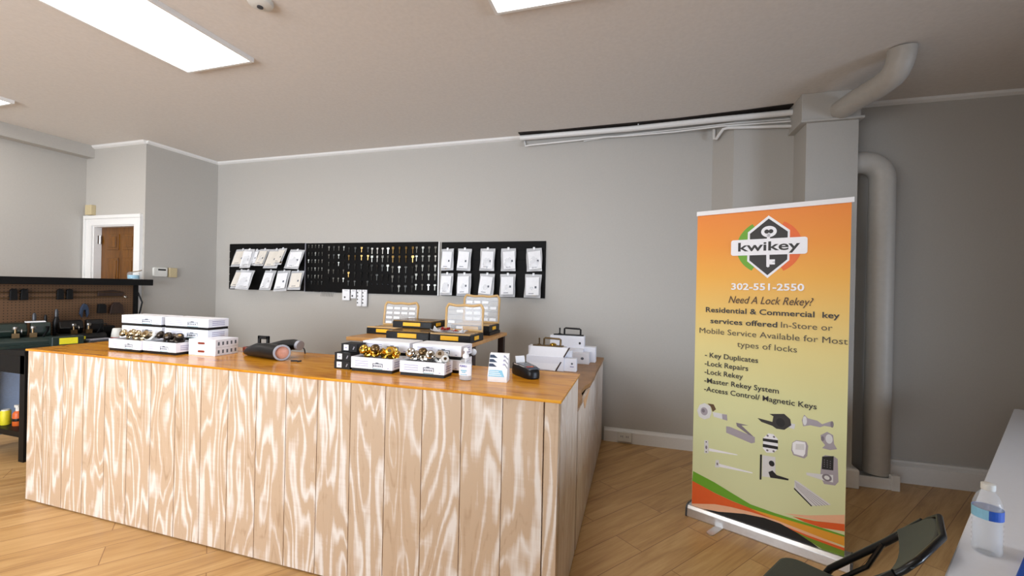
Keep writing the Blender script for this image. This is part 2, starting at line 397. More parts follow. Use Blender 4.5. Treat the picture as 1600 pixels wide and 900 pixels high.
# amber top with a slightly uneven front edge
b = new(); n = 40; pts = []
for i in range(n+1):
    x = X0-.008+(X1+.016-X0)*i/n; pts.append((x, Y0-.008+.003*math.sin(x*5)+.002*math.sin(x*13)))
pts += [(X1+.008, Y1), (X0-.008, Y1)]
par(obj('countertop', prism(b, pts, 1.008, CT, axis='z'), m_top, bevel=.003), cn)

rc = thing('return_counter', 'lower plywood side counter with worn brown top running back to the wall', 'counter', (-.6, 3.3, 0))
RT = .83
b = new(); boards(b, [(2.42, 2.6), (2.6, 2.8), (2.8, 3.0), (3.0, 3.2), (3.2, 3.4), (3.4, 3.6), (3.6, 3.8), (3.8, 4.0), (4.0, 4.24)], 7.5,
       lambda bm, a, c: box(bm, -.33, -.309, a+.002, c-.002, .008, .80)); par(obj('side_panel', b, m_plyside), rc)
pts = [(-.87, 2.42), (-.318, 2.42), (-.312, 2.62), (-.322, 2.70), (-.345, 2.78), (-.335, 2.95), (-.312, 3.05), (-.303, 3.3), (-.31, 3.6), (-.302, 4.0), (-.303, 4.26), (-.87, 4.26)]
par(obj('worn_top', prism(new(), pts, .802, RT, axis='z'), m_topdull, bevel=.003), rc)
par(obj('chipped_edge', prism(new(), [(2.66, .802), (2.72, .74), (2.78, .755), (2.92, .79), (3.0, .802)], -.308, -.305, axis='x'), m_rawwood), rc)
b = new(); box(b, -.87, -.85, 2.42, 4.26, 0, .802); box(b, -.85, -.33, 4.24, 4.26, 0, .802); par(obj('inner_panel', b, m_plyside), rc)

# ------------------------------------------------------------------ banner stand
bn = thing('retractable_banner', 'tall orange and green retractable advertising banner standing on a silver floor base', 'banner', (.3746, 3.0587, 0), math.radians(-24.14))
prof = [(-.03, 0), (-.032, .008), (-.028, .055), (-.012, .072), (.02, .074), (.10, .06), (.13, .03), (.13, 0)]
obj('base', prism(new(), [(a, z) for a, z in prof], -.016, .835, axis='x'), m_alu, bn, bevel=.002)
b = new(); prism(b, [(a*1.03, z*1.02) for a, z in prof], -.026, -.016, axis='x'); obj('end_cap', b, m_charcoal, bn); obj('end_cap', prism(new(), [(a*1.03, z*1.02) for a, z in prof], .835, .845, axis='x'), m_charcoal, bn)
ft = prism(new(), rrect(-.023, .023, -.13, .03, .02), 0, .006, axis='z'); obj('foot', ft, m_alu, bn, loc=(.185, -.03, 0)).rotation_euler = (0, 0, -.2)
obj('graphic_sheet', bx(.004, .808, 0, .0015, .06, 2.012), m_banner, bn)
obj('top_rail', prism(new(), [(-.008, 2.006), (.010, 2.006), (.012, 2.030), (.004, 2.036), (-.006, 2.034)], .0, .819, axis='x'), m_paper, bn)
obj('support_pole', tube(new(), [(.4, .04, .05), (.4, .04, 1.0), (.4, .012, 2.02)], .011, 10), m_alu, bn)
def flat(name, polys, parent=bn, lab=None):
    """flat print on the sheet: list of (points, ink, layer)"""
    b = new(); mats = []
    for pts, ink, lay in polys:
        if ink not in mats: mats.append(ink)
        vs = [b.verts.new((s, -.0006*lay, z)) for s, z in pts]
        bm_f = b.faces.new(vs); bm_f.material_index = mats.index(ink)
    me = bpy.data.meshes.new(name); b.to_mesh(me); b.free()
    for k in mats: me.materials.append(INK[k])
    o = bpy.data.objects.new(name, me); C.objects.link(o); o.parent = parent
    if lab: o['label'] = lab
    return o
def band(c, ro, ri, a0, a1, n=24):
    A = [(c[0]+ro[0]*math.cos(math.radians(a0+(a1-a0)*i/n)), c[1]+ro[1]*math.sin(math.radians(a0+(a1-a0)*i/n))) for i in range(n+1)]
    B = [(c[0]+ri[0]*math.cos(math.radians(a0+(a1-a0)*i/n)), c[1]+ri[1]*math.sin(math.radians(a0+(a1-a0)*i/n))) for i in range(n+1)]
    return A+B[::-1]
def ell(c, rx, rz, n=28): return [(c[0]+rx*math.cos(2*PI*i/n), c[1]+rz*math.sin(2*PI*i/n)) for i in range(n)]
LC = (.4165, 1.782)
logo = [(band(LC, (.172, .166), (.10, .10), 120, 240), 'green', 1), (band(LC, (.172, .166), (.10, .10), -62, 62), 'flame', 1),
        ([(.4165, 1.9715), (.5265, 1.8755), (.5265, 1.6975), (.4168, 1.592), (.3050, 1.6970), (.3058, 1.8765)], 'white', 2),
        ([(.4172, 1.9523), (.516, 1.8675), (.516, 1.7025), (.4160, 1.6096), (.3174, 1.7014), (.3178, 1.8667)], 'charcoal', 3),
        (ell((.4192, 1.8737), .041, .034), 'white', 4), (ell((.4080, 1.8745), .0125, .0125), 'charcoal', 5), (ell((.4300, 1.8745), .0125, .0125), 'charcoal', 5),
        ([(.408, 1.8800), (.430, 1.8800), (.430, 1.8680), (.408, 1.8680)], 'charcoal', 5.2),
        ([(.4110, 1.86), (.4270, 1.86), (.4255, 1.83), (.4090, 1.83)], 'white', 4), ([(.4083, 1.735), (.4250, 1.735), (.4261, 1.662), (.418, 1.6565), (.4097, 1.662)], 'white', 4),
        ([(.4250, 1.7046), (.4540, 1.7048), (.4540, 1.6905), (.440, 1.6900), (.440, 1.6880), (.4540, 1.6875), (.4540, 1.6740), (.4250, 1.6740)], 'white', 4.2),
        (rrect(.2125, .6135, 1.733, 1.8315, .014), 'white', 6)]
flat('printed_logo', logo, lab='black hexagon key emblem with green and orange arcs')
def line(body, x0, x1, z, cap, ink, bold=0.0, shear=0, name='printed_line'):
    return text(name, body, x0, z, x1-x0, cap, INK[ink], bn, bold, shear, y=-.0042)
line('kwikey', .2535, .578, 1.7600, .056, 'charcoal', .018, name='logo_lettering')
line('302-551-2550', .2185, .6023, 1.5190, .0415, 'white', .022, name='phone_number')
def script_line():
    return line('Need A Lock Rekey?', .2034, .647, 1.4338, .047, 'script', .006, .32)
script_line()
line('Residential & Commercial  key', .0687, .7663, 1.3690, .034, 'dark', .016)
line('services offered', .0986, .4729, 1.2975, .034, 'dark', .016)
line('In-Store or', .4915, .7357, 1.2985, .036, 'soft')
line('Mobile Service Available for Most', .0319, .8038, 1.2285, .037, 'soft')
line('types of locks', .2589, .5736, 1.1590, .037, 'soft')
for body, x1, z in (('- Key Duplicates', .3764, 1.0725), ('-Lock Repairs', .3241, 1.0160), ('-Lock Rekey', .2955, .9612), ('-Master Rekey System', .4882, .9045), ('-Access Control/ Magnetic Keys', .672, .8482)):
    line(body, .0685, x1, z, .033, 'dark', .012)
SW = dict(
 green=[(.0093, .3001), (.1442, .267), (.25, .231), (.3517, .1980), (.4783, .1911), (.6442, .1913), (.8068, .1891), (.807, .1805), (.6445, .1778), (.5289, .1744), (.4, .1722), (.3521, .1734), (.25, .183), (.1456, .2), (.0056, .2343)],
 red=[(.0055, .2363), (.1456, .199), (.25, .182), (.3521, .1734), (.4581, .1718), (.5684, .1659), (.4791, .1475), (.3526, .149), (.2409, .1387), (.147, .1259), (.0048, .0813)],
 peach=[(.0042, .0804), (.147, .1272), (.2408, .1425), (.3525, .1514), (.479, .1522), (.5882, .1446), (.7185, .1338), (.808, .1211), (.8080, .1103), (.7189, .1117), (.5886, .1194), (.4794, .1286), (.3529, .1332), (.1718, .0858), (.0626, .07), (.0042, .07)],
 golden=[(.3522, .1697), (.458, .1778), (.5681, .1855), (.6995, .1878), (.8069, .188), (.8078, .1297), (.7185, .1338), (.5882, .1446), (.479, .1522)],
 peach2=[(.5283, .2059), (.6435, .2365), (.8058, .2996), (.8067, .2488), (.7169, .2279), (.625, .216)],
 red2=[(.5677, .204), (.6716, .2164), (.8067, .2488), (.8073, .21), (.7085, .1912), (.6254, .1933)],
 black=[(.0626, .0702), (.1717, .0871), (.25, .109), (.3201, .1273), (.4275, .1425), (.5096, .1401), (.5886, .1194), (.6646, .0894), (.70, .0704)],
 redlow=[(.5096, .1354), (.6454, .1236), (.808, .119), (.8080, .1017), (.6457, .11)],
 greenlow=[(.5097, .133), (.6456, .1123), (.8080, .1039), (.8080, .07), (.7198, .0697), (.6646, .0894), (.5886, .1194)])
for k, ink, lay in (('green', 'green', 2), ('red', 'orangered', 1.5), ('golden', 'golden', 1.6), ('peach2', 'peach', 1.2), ('red2', 'orangered', 1.8), ('peach', 'peach', 2.5), ('redlow', 'orangered', 2.6), ('greenlow', 'olive', 2.8), ('black', 'black', 3)):
    flat('printed_swoosh', [(SW[k], ink, lay)])
flat('printed_deadbolt', [([(.1232, .7197), (.2088, .7197), (.2118, .6822), (.1298, .6899)], 'pale', 1), ([(.18, .7175), (.2088, .7197), (.2118, .6822), (.183, .685)], 'grey', 1.5), ([(.0916, .768), (.1282, .77), (.1433, .7406), (.1232, .7197), (.1129, .7474)], 'brown', 1.4),
     ([(.0265, .7102), (.0421, .7504), (.0731, .767), (.1078, .7555), (.1172, .7158), (.1057, .6769), (.0728, .6593), (.04, .6706)], 'pale', 2), (ell((.071, .713), .022, .026), 'grey', 2.5), (ell((.066, .716), .01, .012), 'mid', 3)])
flat('printed_door_closer', [([(.2624, .6809), (.3317, .6792), (.2931, .6703), (.3601, .6171), (.3416, .6175), (.2674, .6594)], 'mid', 1), ([(.2056, .6452), (.2253, .6472), (.3676, .6153), (.3683, .5825), (.35, .5729), (.2064, .6047)], 'grey', 2)])
flat('printed_lever_handle', [([(.5483, .7416), (.5727, .7413), (.5684, .7113), (.539, .7161)], 'pale', 1), ([(.3793, .7364), (.4582, .7296), (.4627, .7641), (.4419, .774), (.5178, .79), (.5479, .7649), (.5534, .7311), (.5195, .6963), (.4793, .694), (.4586, .7059), (.401, .7169)], 'dark', 2), (ell((.50, .735), .022, .026), 'black', 2.5)])
flat('printed_lock_set', [([(.6039, .7714), (.6146, .8059), (.6319, .789), (.6755, .785), (.6986, .7699), (.7384, .7956), (.7473, .792), (.7451, .7639), (.7077, .7631), (.6898, .7511), (.6438, .7518), (.6111, .7386)], 'grey', 1), (ell((.618, .772), .010, .026), 'pale', 2), (ell((.743, .779), .007, .018), 'mid', 2)])
flat('printed_strike', [([(.4133, .623), (.4388, .6557), (.4646, .6572), (.4885, .6333), (.4896, .5744), (.4667, .5456), (.4306, .5382), (.4113, .5596)], 'white', 1), ([(.4102, .6198), (.4886, .6274), (.4889, .6086), (.4105, .6029)], 'black', 2), ([(.4108, .5861), (.4893, .5897), (.4896, .572), (.4112, .5668)], 'black', 2),
     (ell((.435, .641), .006, .006), 'mid', 2), (ell((.468, .642), .006, .006), 'mid', 2), (ell((.435, .553), .006, .006), 'mid', 2), (ell((.468, .556), .006, .006), 'mid', 2)])
flat('printed_reader', [([(.5601, .6315), (.5792, .6502), (.6268, .6531), (.6366, .6305), (.6329, .5725), (.6191, .555), (.5662, .5599), (.556, .5862)], 'grey', 1), ([(.5621, .6305), (.5792, .6462), (.6218, .6491), (.6256, .6305), (.6229, .5825), (.6141, .565), (.5702, .5679), (.561, .5902)], 'white', 2), ([(.5776, .629), (.6176, .637), (.6182, .6028), (.5763, .5962)], 'pale', 3)])
flat('printed_thumb_lock', [([(.6924, .7068), (.7217, .7329), (.7485, .7205), (.7537, .6721), (.7672, .6481), (.7367, .6345), (.7009, .6361), (.714, .6563), (.6956, .6796)], 'grey', 1), (ell((.731, .695), .016, .026), 'pale', 2), (ell((.702, .69), .007, .014), 'mid', 2)])
flat('printed_strike_plate', [([(.0755, .5234), (.1001, .527), (.1042, .4459), (.0772, .4385)], 'pale', 1), (ell((.089, .48), .006, .012), 'mid', 2), (ell((.088, .515), .004, .004), 'dark', 2), (ell((.089, .451), .004, .004), 'dark', 2), ([(.106, .479), (.2742, .4833), (.2743, .4784), (.1064, .4595)], 'white', 1)])
flat('printed_latch_plate', [([(.1474, .4125), (.1676, .4182), (.1685, .3697), (.1447, .3652)], 'pale', 1), (ell((.158, .391), .005, .009), 'mid', 2), ([(.168, .3952), (.3588, .3963), (.3589, .3902), (.1684, .3748)], 'white', 1)])
flat('printed_mortise_lock', [([(.41, .5169), (.4773, .5236), (.4796, .3995), (.4103, .3876)], 'pale', 1), ([(.3973, .5171), (.4078, .52), (.4075, .3674), (.398, .3645)], 'black', 2), (ell((.459, .48), .0145, .017), 'black', 2), ([(.4431, .4241), (.4635, .4398), (.4863, .4194), (.5463, .4155), (.5445, .4056), (.4847, .3987), (.454, .3939)], 'black', 3)])
flat('printed_keypad_lock', [([(.7017, .586), (.715, .6008), (.7548, .604), (.7707, .5942), (.7763, .4697), (.7619, .4453), (.7133, .4386), (.6945, .4774)], 'grey', 1), ([(.7017, .5893), (.7531, .6058), (.7526, .5262), (.7011, .5186)], 'black', 2), ([(.6298, .4781), (.6943, .4886), (.7522, .5007), (.7529, .46), (.7039, .4579), (.632, .4639)], 'pale', 3), (ell((.725, .478), .022, .02), 'mid', 3.5), (ell((.725, .478), .012, .011), 'pale', 4)]
     + [(ell((.712+.0135*i, .573-.012*j), .0022, .0028, 8), 'mid', 3) for i in range(3) for j in range(4)])
flat('printed_rod_bundle', [([(.5756, .4177), (.593, .4139), (.7462, .333), (.661, .2973), (.5745, .371)], 'pale', 1), ([(.5744, .3733), (.661, .2973), (.6564, .2923), (.5726, .3646)], 'black', 2)] + [([(.5756+.002*i, .411-.007*i), (.5756+.002*i, .4085-.007*i), (.732-.013*i, .326-.006*i), (.736-.013*i, .328-.006*i)], 'grey', 2) for i in range(5)])

# ------------------------------------------------------------------ ceiling fixtures
def ceiling_light(x, y, label):
    t = thing('ceiling_light', label, 'ceiling light', (x, y, H), 0, 'ceiling light panels')
    b = new()
    for x0, x1, y0, y1 in ((-.318, .318, -.623, -.605), (-.318, .318, .605, .623), (-.318, -.3, -.605, .605), (.3, .318, -.605, .605)): box(b, x0, x1, y0, y1, -.03, 0)
    obj('frame', b, m_trimwhite, t); obj('diffuser', bx(-.3, .3, -.605, .605, -.022, -.012), m_emit, t); return t
ceiling_light(-2.985, 1.735, 'large glowing ceiling panel over the left half of the counter')
ceiling_light(-5.78, 1.75, 'glowing ceiling panel at the far left edge above the workbench')
ceiling_light(-.50, 1.68, 'glowing ceiling panel nearest the column, cut by the top edge')
t = thing('smoke_detector', 'round white smoke detector on the ceiling between two light panels', 'smoke detector', (-2.09, 1.88, H))
obj('housing', lathe(new(), [(.066, 0), (.068, -.012), (.062, -.026), (.04, -.036), (.018, -.038)], 28), m_offwhite, t, smooth=True)
obj('sensor_cap', lathe(new(), [(.016, -.036), (.016, -.044), (.008, -.047)], 16), m_charcoal, t, smooth=True)

# ------------------------------------------------------------------ pipes and cables
pb = [(1.634, 4.06, 2.57), (1.70, 4.06, 2.57)]+arc((1.715, 4.06, 2.43), .14, 84, 0, 8)+[(1.855, 4.06, 2.2), (1.855, 4.06, .09)]
tag(obj('vertical_pipe', tube(new(), pb, .086, 28), m_pipe, smooth=True), 'thick painted pipe dropping from an elbow beside the column to the floor', 'pipe')
b = new(); box(b, 1.68, 1.955, 3.955, 3.98, 0, .085); box(b, 1.925, 1.955, 3.98, 4.145, 0, .085); box(b, 1.68, 1.925, 3.98, 4.145, 0, .06); box(b, 1.905, 1.96, 3.945, 3.99, 0, .115)
tag(obj('pipe_plinth', b, m_trimwhite, bevel=.004), 'white boxed plinth around the foot of the vertical pipe', 'plinth')
pe = [(1.50, 3.95, 2.955), (1.53, 3.75, 2.955), (1.585, 3.52, 2.955)]+[(1.595+.004*i, 3.44-.105*math.sin(math.radians(18*i)), 2.955+.115*(1-math.cos(math.radians(18*i)))) for i in range(1, 6)]+[(1.615, 3.33, H)]
tag(obj('ceiling_pipe', tube(new(), pe, .076, 28), m_pipe, smooth=True), 'thick painted elbow pipe running from the column cap up into the ceiling', 'pipe')
cd = [(-1.20, 4.23, 3.066), (-.1, 4.22, 3.062), (.65, 4.17, 3.06), (1.24, 4.13, 3.052)]
tag(obj('conduit', tube(new(), cd, .026, 12), m_trimwhite, smooth=True), 'straight white conduit along the top of the back wall', 'conduit')
c1 = [(-1.17, 4.29, 3.05), (-1.15, 4.25, 2.985), (-1.10, 4.25, 2.99), (-.6, 4.26, 3.006), (-.35, 4.26, 3.016), (-.15, 4.255, 3.008), (.3, 4.23, 3.002), (.7, 4.17, 2.998), (1.25, 4.16, 2.988)]
tag(obj('cable', tube(new(), c1, .008, 8), m_trimwhite, smooth=True), 'thin white cable sagging just below the conduit', 'cable')
c2 = [(-.55, 4.285, 3.0), (-.3, 4.28, 3.02), (-.1, 4.27, 3.026), (.4, 4.225, 3.022), (.75, 4.178, 3.018), (1.25, 4.172, 3.012)]
tag(obj('cable', tube(new(), c2, .005, 8), m_trimwhite, smooth=True), 'thinnest white cable squeezed between the conduit and the sagging cable', 'cable')
c3 = [(.648, 4.25, 3.0), (.65, 4.24, 2.91), (.665, 4.23, 2.905), (.71, 4.165, 2.968), (.75, 4.16, 2.974), (1.27, 4.15, 2.940)]
tag(obj('conduit', tube(new(), c3, .013, 10), m_trimwhite, smooth=True), 'short white conduit with a V bend above the pilaster', 'conduit')
t = tag(obj('conduit_hanger', bx(-.028, -.018, 4.215, 4.225, 3.05, H), m_trimwhite), 'small white hanger tab above the middle of the conduit', 'bracket')
t = thing('outlet_box', 'white surface outlet box on the baseboard right of the counter', 'outlet', (-.09, 4.286, .07))
obj('housing', bx(-.066, .066, -.03, 0, -.048, .045), m_offwhite, t, bevel=.004)
for sx in (-.034, -.018, .018, .034): obj('outlet_slot', bx(sx-.0025, sx+.0025, -.0315, -.0298, -.006, .012), m_inkgrey, t)
t = thing('thermostat', 'white wall thermostat with a dark display strip', 'thermostat', (-5.449, 3.60, 1.60))
obj('housing', prism(new(), rrect(-.075, .075, -.055, .055, .02), 0, .03, axis='x'), m_offwhite, t, bevel=.004); obj('display', bx(.03, .032, -.03, .055, .018, .036), m_inkblack, t)
t = thing('wall_chime_box', 'small beige box beside the thermostat', 'wall box', (-5.449, 3.74, 1.60))
obj('cover', bx(0, .035, -.045, .045, -.06, .055), m_beige, t, bevel=.005); obj('grille', bx(.035, .037, -.03, .03, -.04, -.03), m_beige, t)
t = thing('wall_chime_box', 'small beige box above the brown door frame', 'wall box', (-6.34, 3.44, 2.33))
obj('cover', bx(-.055, .055, -.05, 0, -.06, .06), m_beige, t, bevel=.005); obj('grille', bx(-.04, .04, -.052, -.05, -.05, -.04), m_beige, t)

# ------------------------------------------------------------------ wall boards with keys and bags
def slat_board(x0, x1, z0, z1, label, hooks, slats=True):
    cx = (x0+x1)/2
    t = thing('wall_display_board', label, 'display board', (cx, D, z0))
    w2, h = (x1-x0)/2, z1-z0; b = bx(-w2, w2, -.012, 0, 0, h); n = 6
    if slats:
        for i in range(n): box(b, -w2, w2, -.02, -.012, i*h/n+.004, (i+1)*h/n-.004)
    else: box(b, -w2, w2, -.02, -.012, 0, h)
    obj('board', b, m_slat, t)
    hb = None; rest = new()
    for k, (hx, hz, ln) in enumerate(hooks):
        if k < 100:
            if hb is None:
                hb = obj('hook', tube(tube(new(), [(0, -.018, 0), (0, -ln, 0), (0, -ln-.006, .008)], .0022, 6), [(0, -.022, -.006), (0, -.022, .006)], .004, 6), m_blackmetal, t); o = hb
            else:
                o = hb.copy(); C.objects.link(o); o.parent = t
            o.location = (hx-cx, 0, hz-z0)
        else:
            x, z = hx-cx, hz-z0; tube(rest, [(x, -.018, z), (x, -ln, z), (x, -ln-.006, z+.008)], .0022, 6)
    if len(hooks) > 100:
        o = obj('hook_row', rest, m_blackmetal, t); o['kind'] = 'stuff'
    else: rest.free()
    return t
LT = [-4.93, -4.775, -4.70, -4.57, -4.385, -4.245, -4.06]; LB = [-4.95, -4.79, -4.47, -4.26, -4.05]
RX = [-2.01, -1.805, -1.54, -1.31, -1.033]
slat_board(-5.195, -3.985, 1.405, 2.004, 'left black slat board hung with plastic bags', [(x+.03, 1.925, .118) for x in LT]+[(x+.03, 1.655, .118) for x in LB])
slat_board(-2.106, -.92, 1.397, 1.995, 'right black slat board hung with ten white parts bags', [(x, 1.915, .06) for x in RX]+[(x, 1.645, .06) for x in RX])
# plastic bags
def bag_mesh(w, h, th, seed):
    rnd = random.Random(seed); b = new(); nx, nz = 8, 10; lay = []
    for side in (-1, 1):
        g = []
        for j in range(nz+1):
            row = []
            for i in range(nx+1):
                u, v = i/nx*2-1, j/nz
                bul = (1-u*u)*math.sin(PI*min(1, (1-v)*1.0+.03))**.7*(1.25-v)
                y = side*(th*.5*max(0, bul)+.0008)+rnd.uniform(-1, 1)*.0022*(1-u*u)
                row.append(b.verts.new((u*w/2*(1+.03*math.sin(v*7+seed)), y, (v-1)*h)))
            g.append(row)
        lay.append(g)
        for j in range(nz):
            for i in range(nx): b.faces.new((g[j][i], g[j][i+1], g[j+1][i+1], g[j+1][i]))
    A, B = lay
    for i in range(nx):
        b.faces.new((A[0][i], A[0][i+1], B[0][i+1], B[0][i])); b.faces.new((A[nz][i], A[nz][i+1], B[nz][i+1], B[nz][i]))
    for j in range(nz):
        b.faces.new((A[j][0], A[j+1][0], B[j+1][0], B[j][0])); b.faces.new((A[j][nx], A[j+1][nx], B[j+1][nx], B[j][nx]))
    return b
def make_bag(x, y, z, w, h, th, tilt, yaw, label, group, seed, card=m_card, stuff=m_antique):
    t = thing('plastic_parts_bag', label, 'parts bag', (x, y, z), 0, group); t.rotation_euler = (tilt+random.uniform(-.06, .05), random.uniform(-.05, .05), yaw)
    rnd = random.Random(seed*7+1)
    obj('pouch', bag_mesh(w, h, th, seed), m_pouch, t, smooth=True)
    cw, ch = w*.80, h*.76; a = rnd.uniform(-.08, .08)
    o = obj('card_insert', bx(-cw/2, cw/2, -.0012, .0012, -ch, 0), card, t, loc=(rnd.uniform(-.006, .006), -th*.36, -h*.14)); o.rotation_euler = (rnd.uniform(-.05, .05), a, 0)
    obj('caption', bx(-cw*.28, cw*.1, -.0022, -.0012, -ch+.014, -ch+.02), m_inkgrey, o); obj('printed_mark', bx(cw*.18, cw*.32, -.0022, -.0012, -ch*.62, -ch*.5), m_inkgrey, o)
    b = new()
    for k in range(4):
        px, pz = rnd.uniform(-w*.3, w*.25), -h*rnd.uniform(.84, .93); box(b, px, px+.03, -.006, .006, pz, pz+.012)
    obj('parts', b, stuff, t)
    k = obj('header_tab', prism(new(), rrect(-.011, .011, -.016, .012, .005), -.002, .002), m_card, t, loc=(0, -.004, 0))
    return t
PL = ['first', 'second', 'third', 'fourth', 'fifth', 'sixth', 'seventh']
ya = [.1, .14, .1, .02, .1, 0, .05]
for i, x in enumerate(LT):
    make_bag(x+.03, D-.075-(0, .040, .0, .0, .0, .040, 0)[i], 1.925-(0, .004, .008, 0, .002, -.004, .01)[i], (.20, .15, .10, .145, .19, .12, .21)[i], (.25, .26, .22, .24, .27, .23, .26)[i], .032, math.radians(-22), ya[i],
             f'plastic parts bag, {PL[i]} from the left in the top row of the left board', 'parts bags on the left board', 10+i, m_cardwarm if i in (0, 3, 4, 5) else m_card)
for i, x in enumerate(LB):
    make_bag(x+.03, D-.075-.04*(i == 1), 1.655, (.15, .19, .165, .18, .17)[i], (.26, .265, .265, .27, .25)[i], .036, math.radians(-22), (.15, .12, .05, .1, .14)[i],
             f'plastic parts bag, {PL[i]} from the left in the bottom row of the left board', 'parts bags on the left board', 30+i, m_cardwarm if i in (0, 4) else m_card)
for r, z in enumerate((1.915, 1.645)):
    for i, x in enumerate(RX):
        make_bag(x, D-.062, z, (.145, .155, .165, .16, .165)[i]*(1.04 if r else 1), .245 if r else .24, .055 if r else .035, math.radians(-8 if r else -3), (-.02, .03, -.03, .02, 0)[i],
                 f'white-carded parts bag, {PL[i]} from the left in the {"bottom" if r else "top"} row of the right board', 'parts bags on the right board', 50+i+10*r, m_card, (m_keybrass, m_chrome, m_antique, m_navy, m_keysil)[(i+r) % 5])
# key board and its keys
KX = []
blocks = [([-3.905+.0505*i for i in range(5)], [1.978, 1.884, 1.795, 1.70, 1.605, 1.53], .042), ([-3.605+.0715*i for i in range(4)], [1.955, 1.858, 1.768, 1.675, 1.575], .052),
          ([-3.318+.0885*i for i in range(4)], [1.942, 1.85, 1.745, 1.645, 1.545], .062), ([-2.997+.0715*i for i in range(4)], [1.935, 1.84, 1.735, 1.625, 1.51], .074),
          ([-2.717+.086*i for i in range(4)], [1.942, 1.84, 1.72, 1.61, 1.50], .078), ([-2.411+.079*i for i in range(4)], [1.942, 1.845, 1.735, 1.635, 1.52], .07)]
rowz = [r for _, rows, _ in blocks for r in rows]
hooks = [(x, z, .034) for xs, zs, _ in blocks for z in zs for x in xs]
kb = slat_board(-3.958, -2.144, 1.397, 2.0, 'middle black board hung with rows of keys', hooks, slats=False)
obj('edge_channel', bx(-.918, -.908, -.026, 0, 0, .603), m_greyrim, kb)
obj('edge_channel', bx(.907, .920, -.024, 0, 0, .603), m_alu, kb)
b = bx(-.90, -.70, -.05, -.012, .0, .006); obj('bottom_tray', b, m_lidclear, kb)
b = bx(-.66, -.45, -.05, -.012, .0, .006); obj('bottom_tray', b, m_lidclear, kb)
for k in range(8): obj('hanging_pin', tube(new(), [(-.645+.024*k, -.04, .004), (-.645+.024*k, -.045, -.05)], .0018, 5), m_keydark, kb)
def key_mesh(L, style):
    b = new(); bow = L*.2; hole = .0055
    if style == 0: out = ell((0, -.004-bow*.45), bow, bow*.85, 16)
    elif style == 1: out = rrect(-bow*.85, bow*.85, -.004-bow*1.4, .0045, bow*.4, 3)
    else: out = [(-bow*.7, .004), (bow*.7, .004), (bow, -bow*.6), (bow*.75, -bow*1.5), (-bow*.75, -bow*1.5), (-bow, -bow*.6)]
    zb = min(z for _, z in out)+.001; prism(b, out, -.0016, .0016)
    w = L*.075; bl = []; n = 5; lz = -L-zb
    bl = [(-w, zb), (-w, -L*.97), (0, -L), (w*.8, -L*.96)]
    for i in range(n):
        f = i/n; bl += [(w*(.9 if i % 2 else .35), -L*.95+(L*.95+zb)*(f+.06)), (w*(.9 if i % 2 else .35), -L*.95+(L*.95+zb)*(f+.16))]
    bl.append((w, zb)); prism(b, bl, -.0012, .0012)
    return b
protos = {}
def key(L, style, mat, x, z, yaw, label, cat='key'):
    kk = (L, style, mat.name)
    if kk not in protos:
        me = obj('key', key_mesh(L, style), mat); protos[kk] = me; o = me
    else:
        o = protos[kk].copy(); C.objects.link(o)
    o.location = (x, D-.031, z+.002); o.rotation_euler = (0, 0, yaw); tag(o, label, cat, 'keys on the middle board')
    return o
BN = ['leftmost', 'second', 'third', 'fourth', 'fifth', 'rightmost']
TN = {'nickel_silver': 'silver', 'dull_steel': 'dark steel', 'key_brass': 'brass', 'bright_nickel': 'bright silver'}
rk = random.Random(3)
for bi, (xs, zs, L) in enumerate(blocks):
    for ri, z in enumerate(zs):
        for ci, x in enumerate(xs):
            if bi == 3 and ri == 4: continue
            mt = m_keysil
            if bi == 0: mt = m_keydark if ri == 5 else m_keysil
            elif bi == 1: mt = m_keydark if (ri, ci) in ((0, 1), (1, 1), (1, 3), (3, 2), (2, 1), (2, 3), (4, 0)) else m_keysil
            elif bi == 2: mt = m_keybrass if ri == 1 or (ri, ci) in ((3, 0), (0, 2)) else m_keydark
            elif bi == 3: mt = m_keywhite if (ri == 0) or (ri, ci) in ((1, 1),) else (m_keysil if ri < 2 or (ri == 2 and ci == 3) else m_keydark)
            elif bi == 4: mt = m_keybrass if ri < 2 else (m_keysil if (ri, ci) in ((2, 0), (2, 1), (3, 0), (4, 1)) else m_keydark)
            else: mt = m_keywhite if (ri, ci) in ((4, 2), (1, 3)) else m_keysil
            st = (0, 1, 2)[(bi+ri) % 3]
            key(L, st, mt, x, z, rk.uniform(-.35, .35), f'{TN[mt.name]} key, {PL[ci]} in row {["one","two","three","four","five","six"][ri]} of the {BN[bi]} key block')
# white cards hung under the key board
for (x, z, w_, h_, n, lab) in ((-3.345, 1.44, .10, .13, 1, 'largest white card with one black dot under the key board'), (-3.24, 1.44, .07, .105, 1, 'small white card with one black dot under the key board'),
                            (-3.158, 1.44, .062, .195, 4, 'long white card with black dots, left of the pair under the key board'), (-3.085, 1.44, .062, .195, 4, 'long white card with black dots, right of the pair under the key board')):
    t = thing('sample_card', lab, 'card', (x, D-.032, z), 0, 'white cards under the key board')
    obj('card', bx(-w_/2, w_/2, -.008, .008, -h_, .0), m_paper, t, bevel=.002)
    for k in range(n):
        b = new(); zc = -h_*.72 if n == 1 else -.035-k*.04
        prism(b, [(-.012+px if n == 1 else -.02+px, zc+pz) for px, pz in ell((0, 0), .011 if n == 1 else .008, .011 if n == 1 else .008, 12)], -.0095, -.008)
        obj('black_dot', b, m_inkblack, t)
    obj('caption_line', bx(-w_*.2, w_*.3, -.0095, -.008, -.016, -.012), m_inkblack, t)

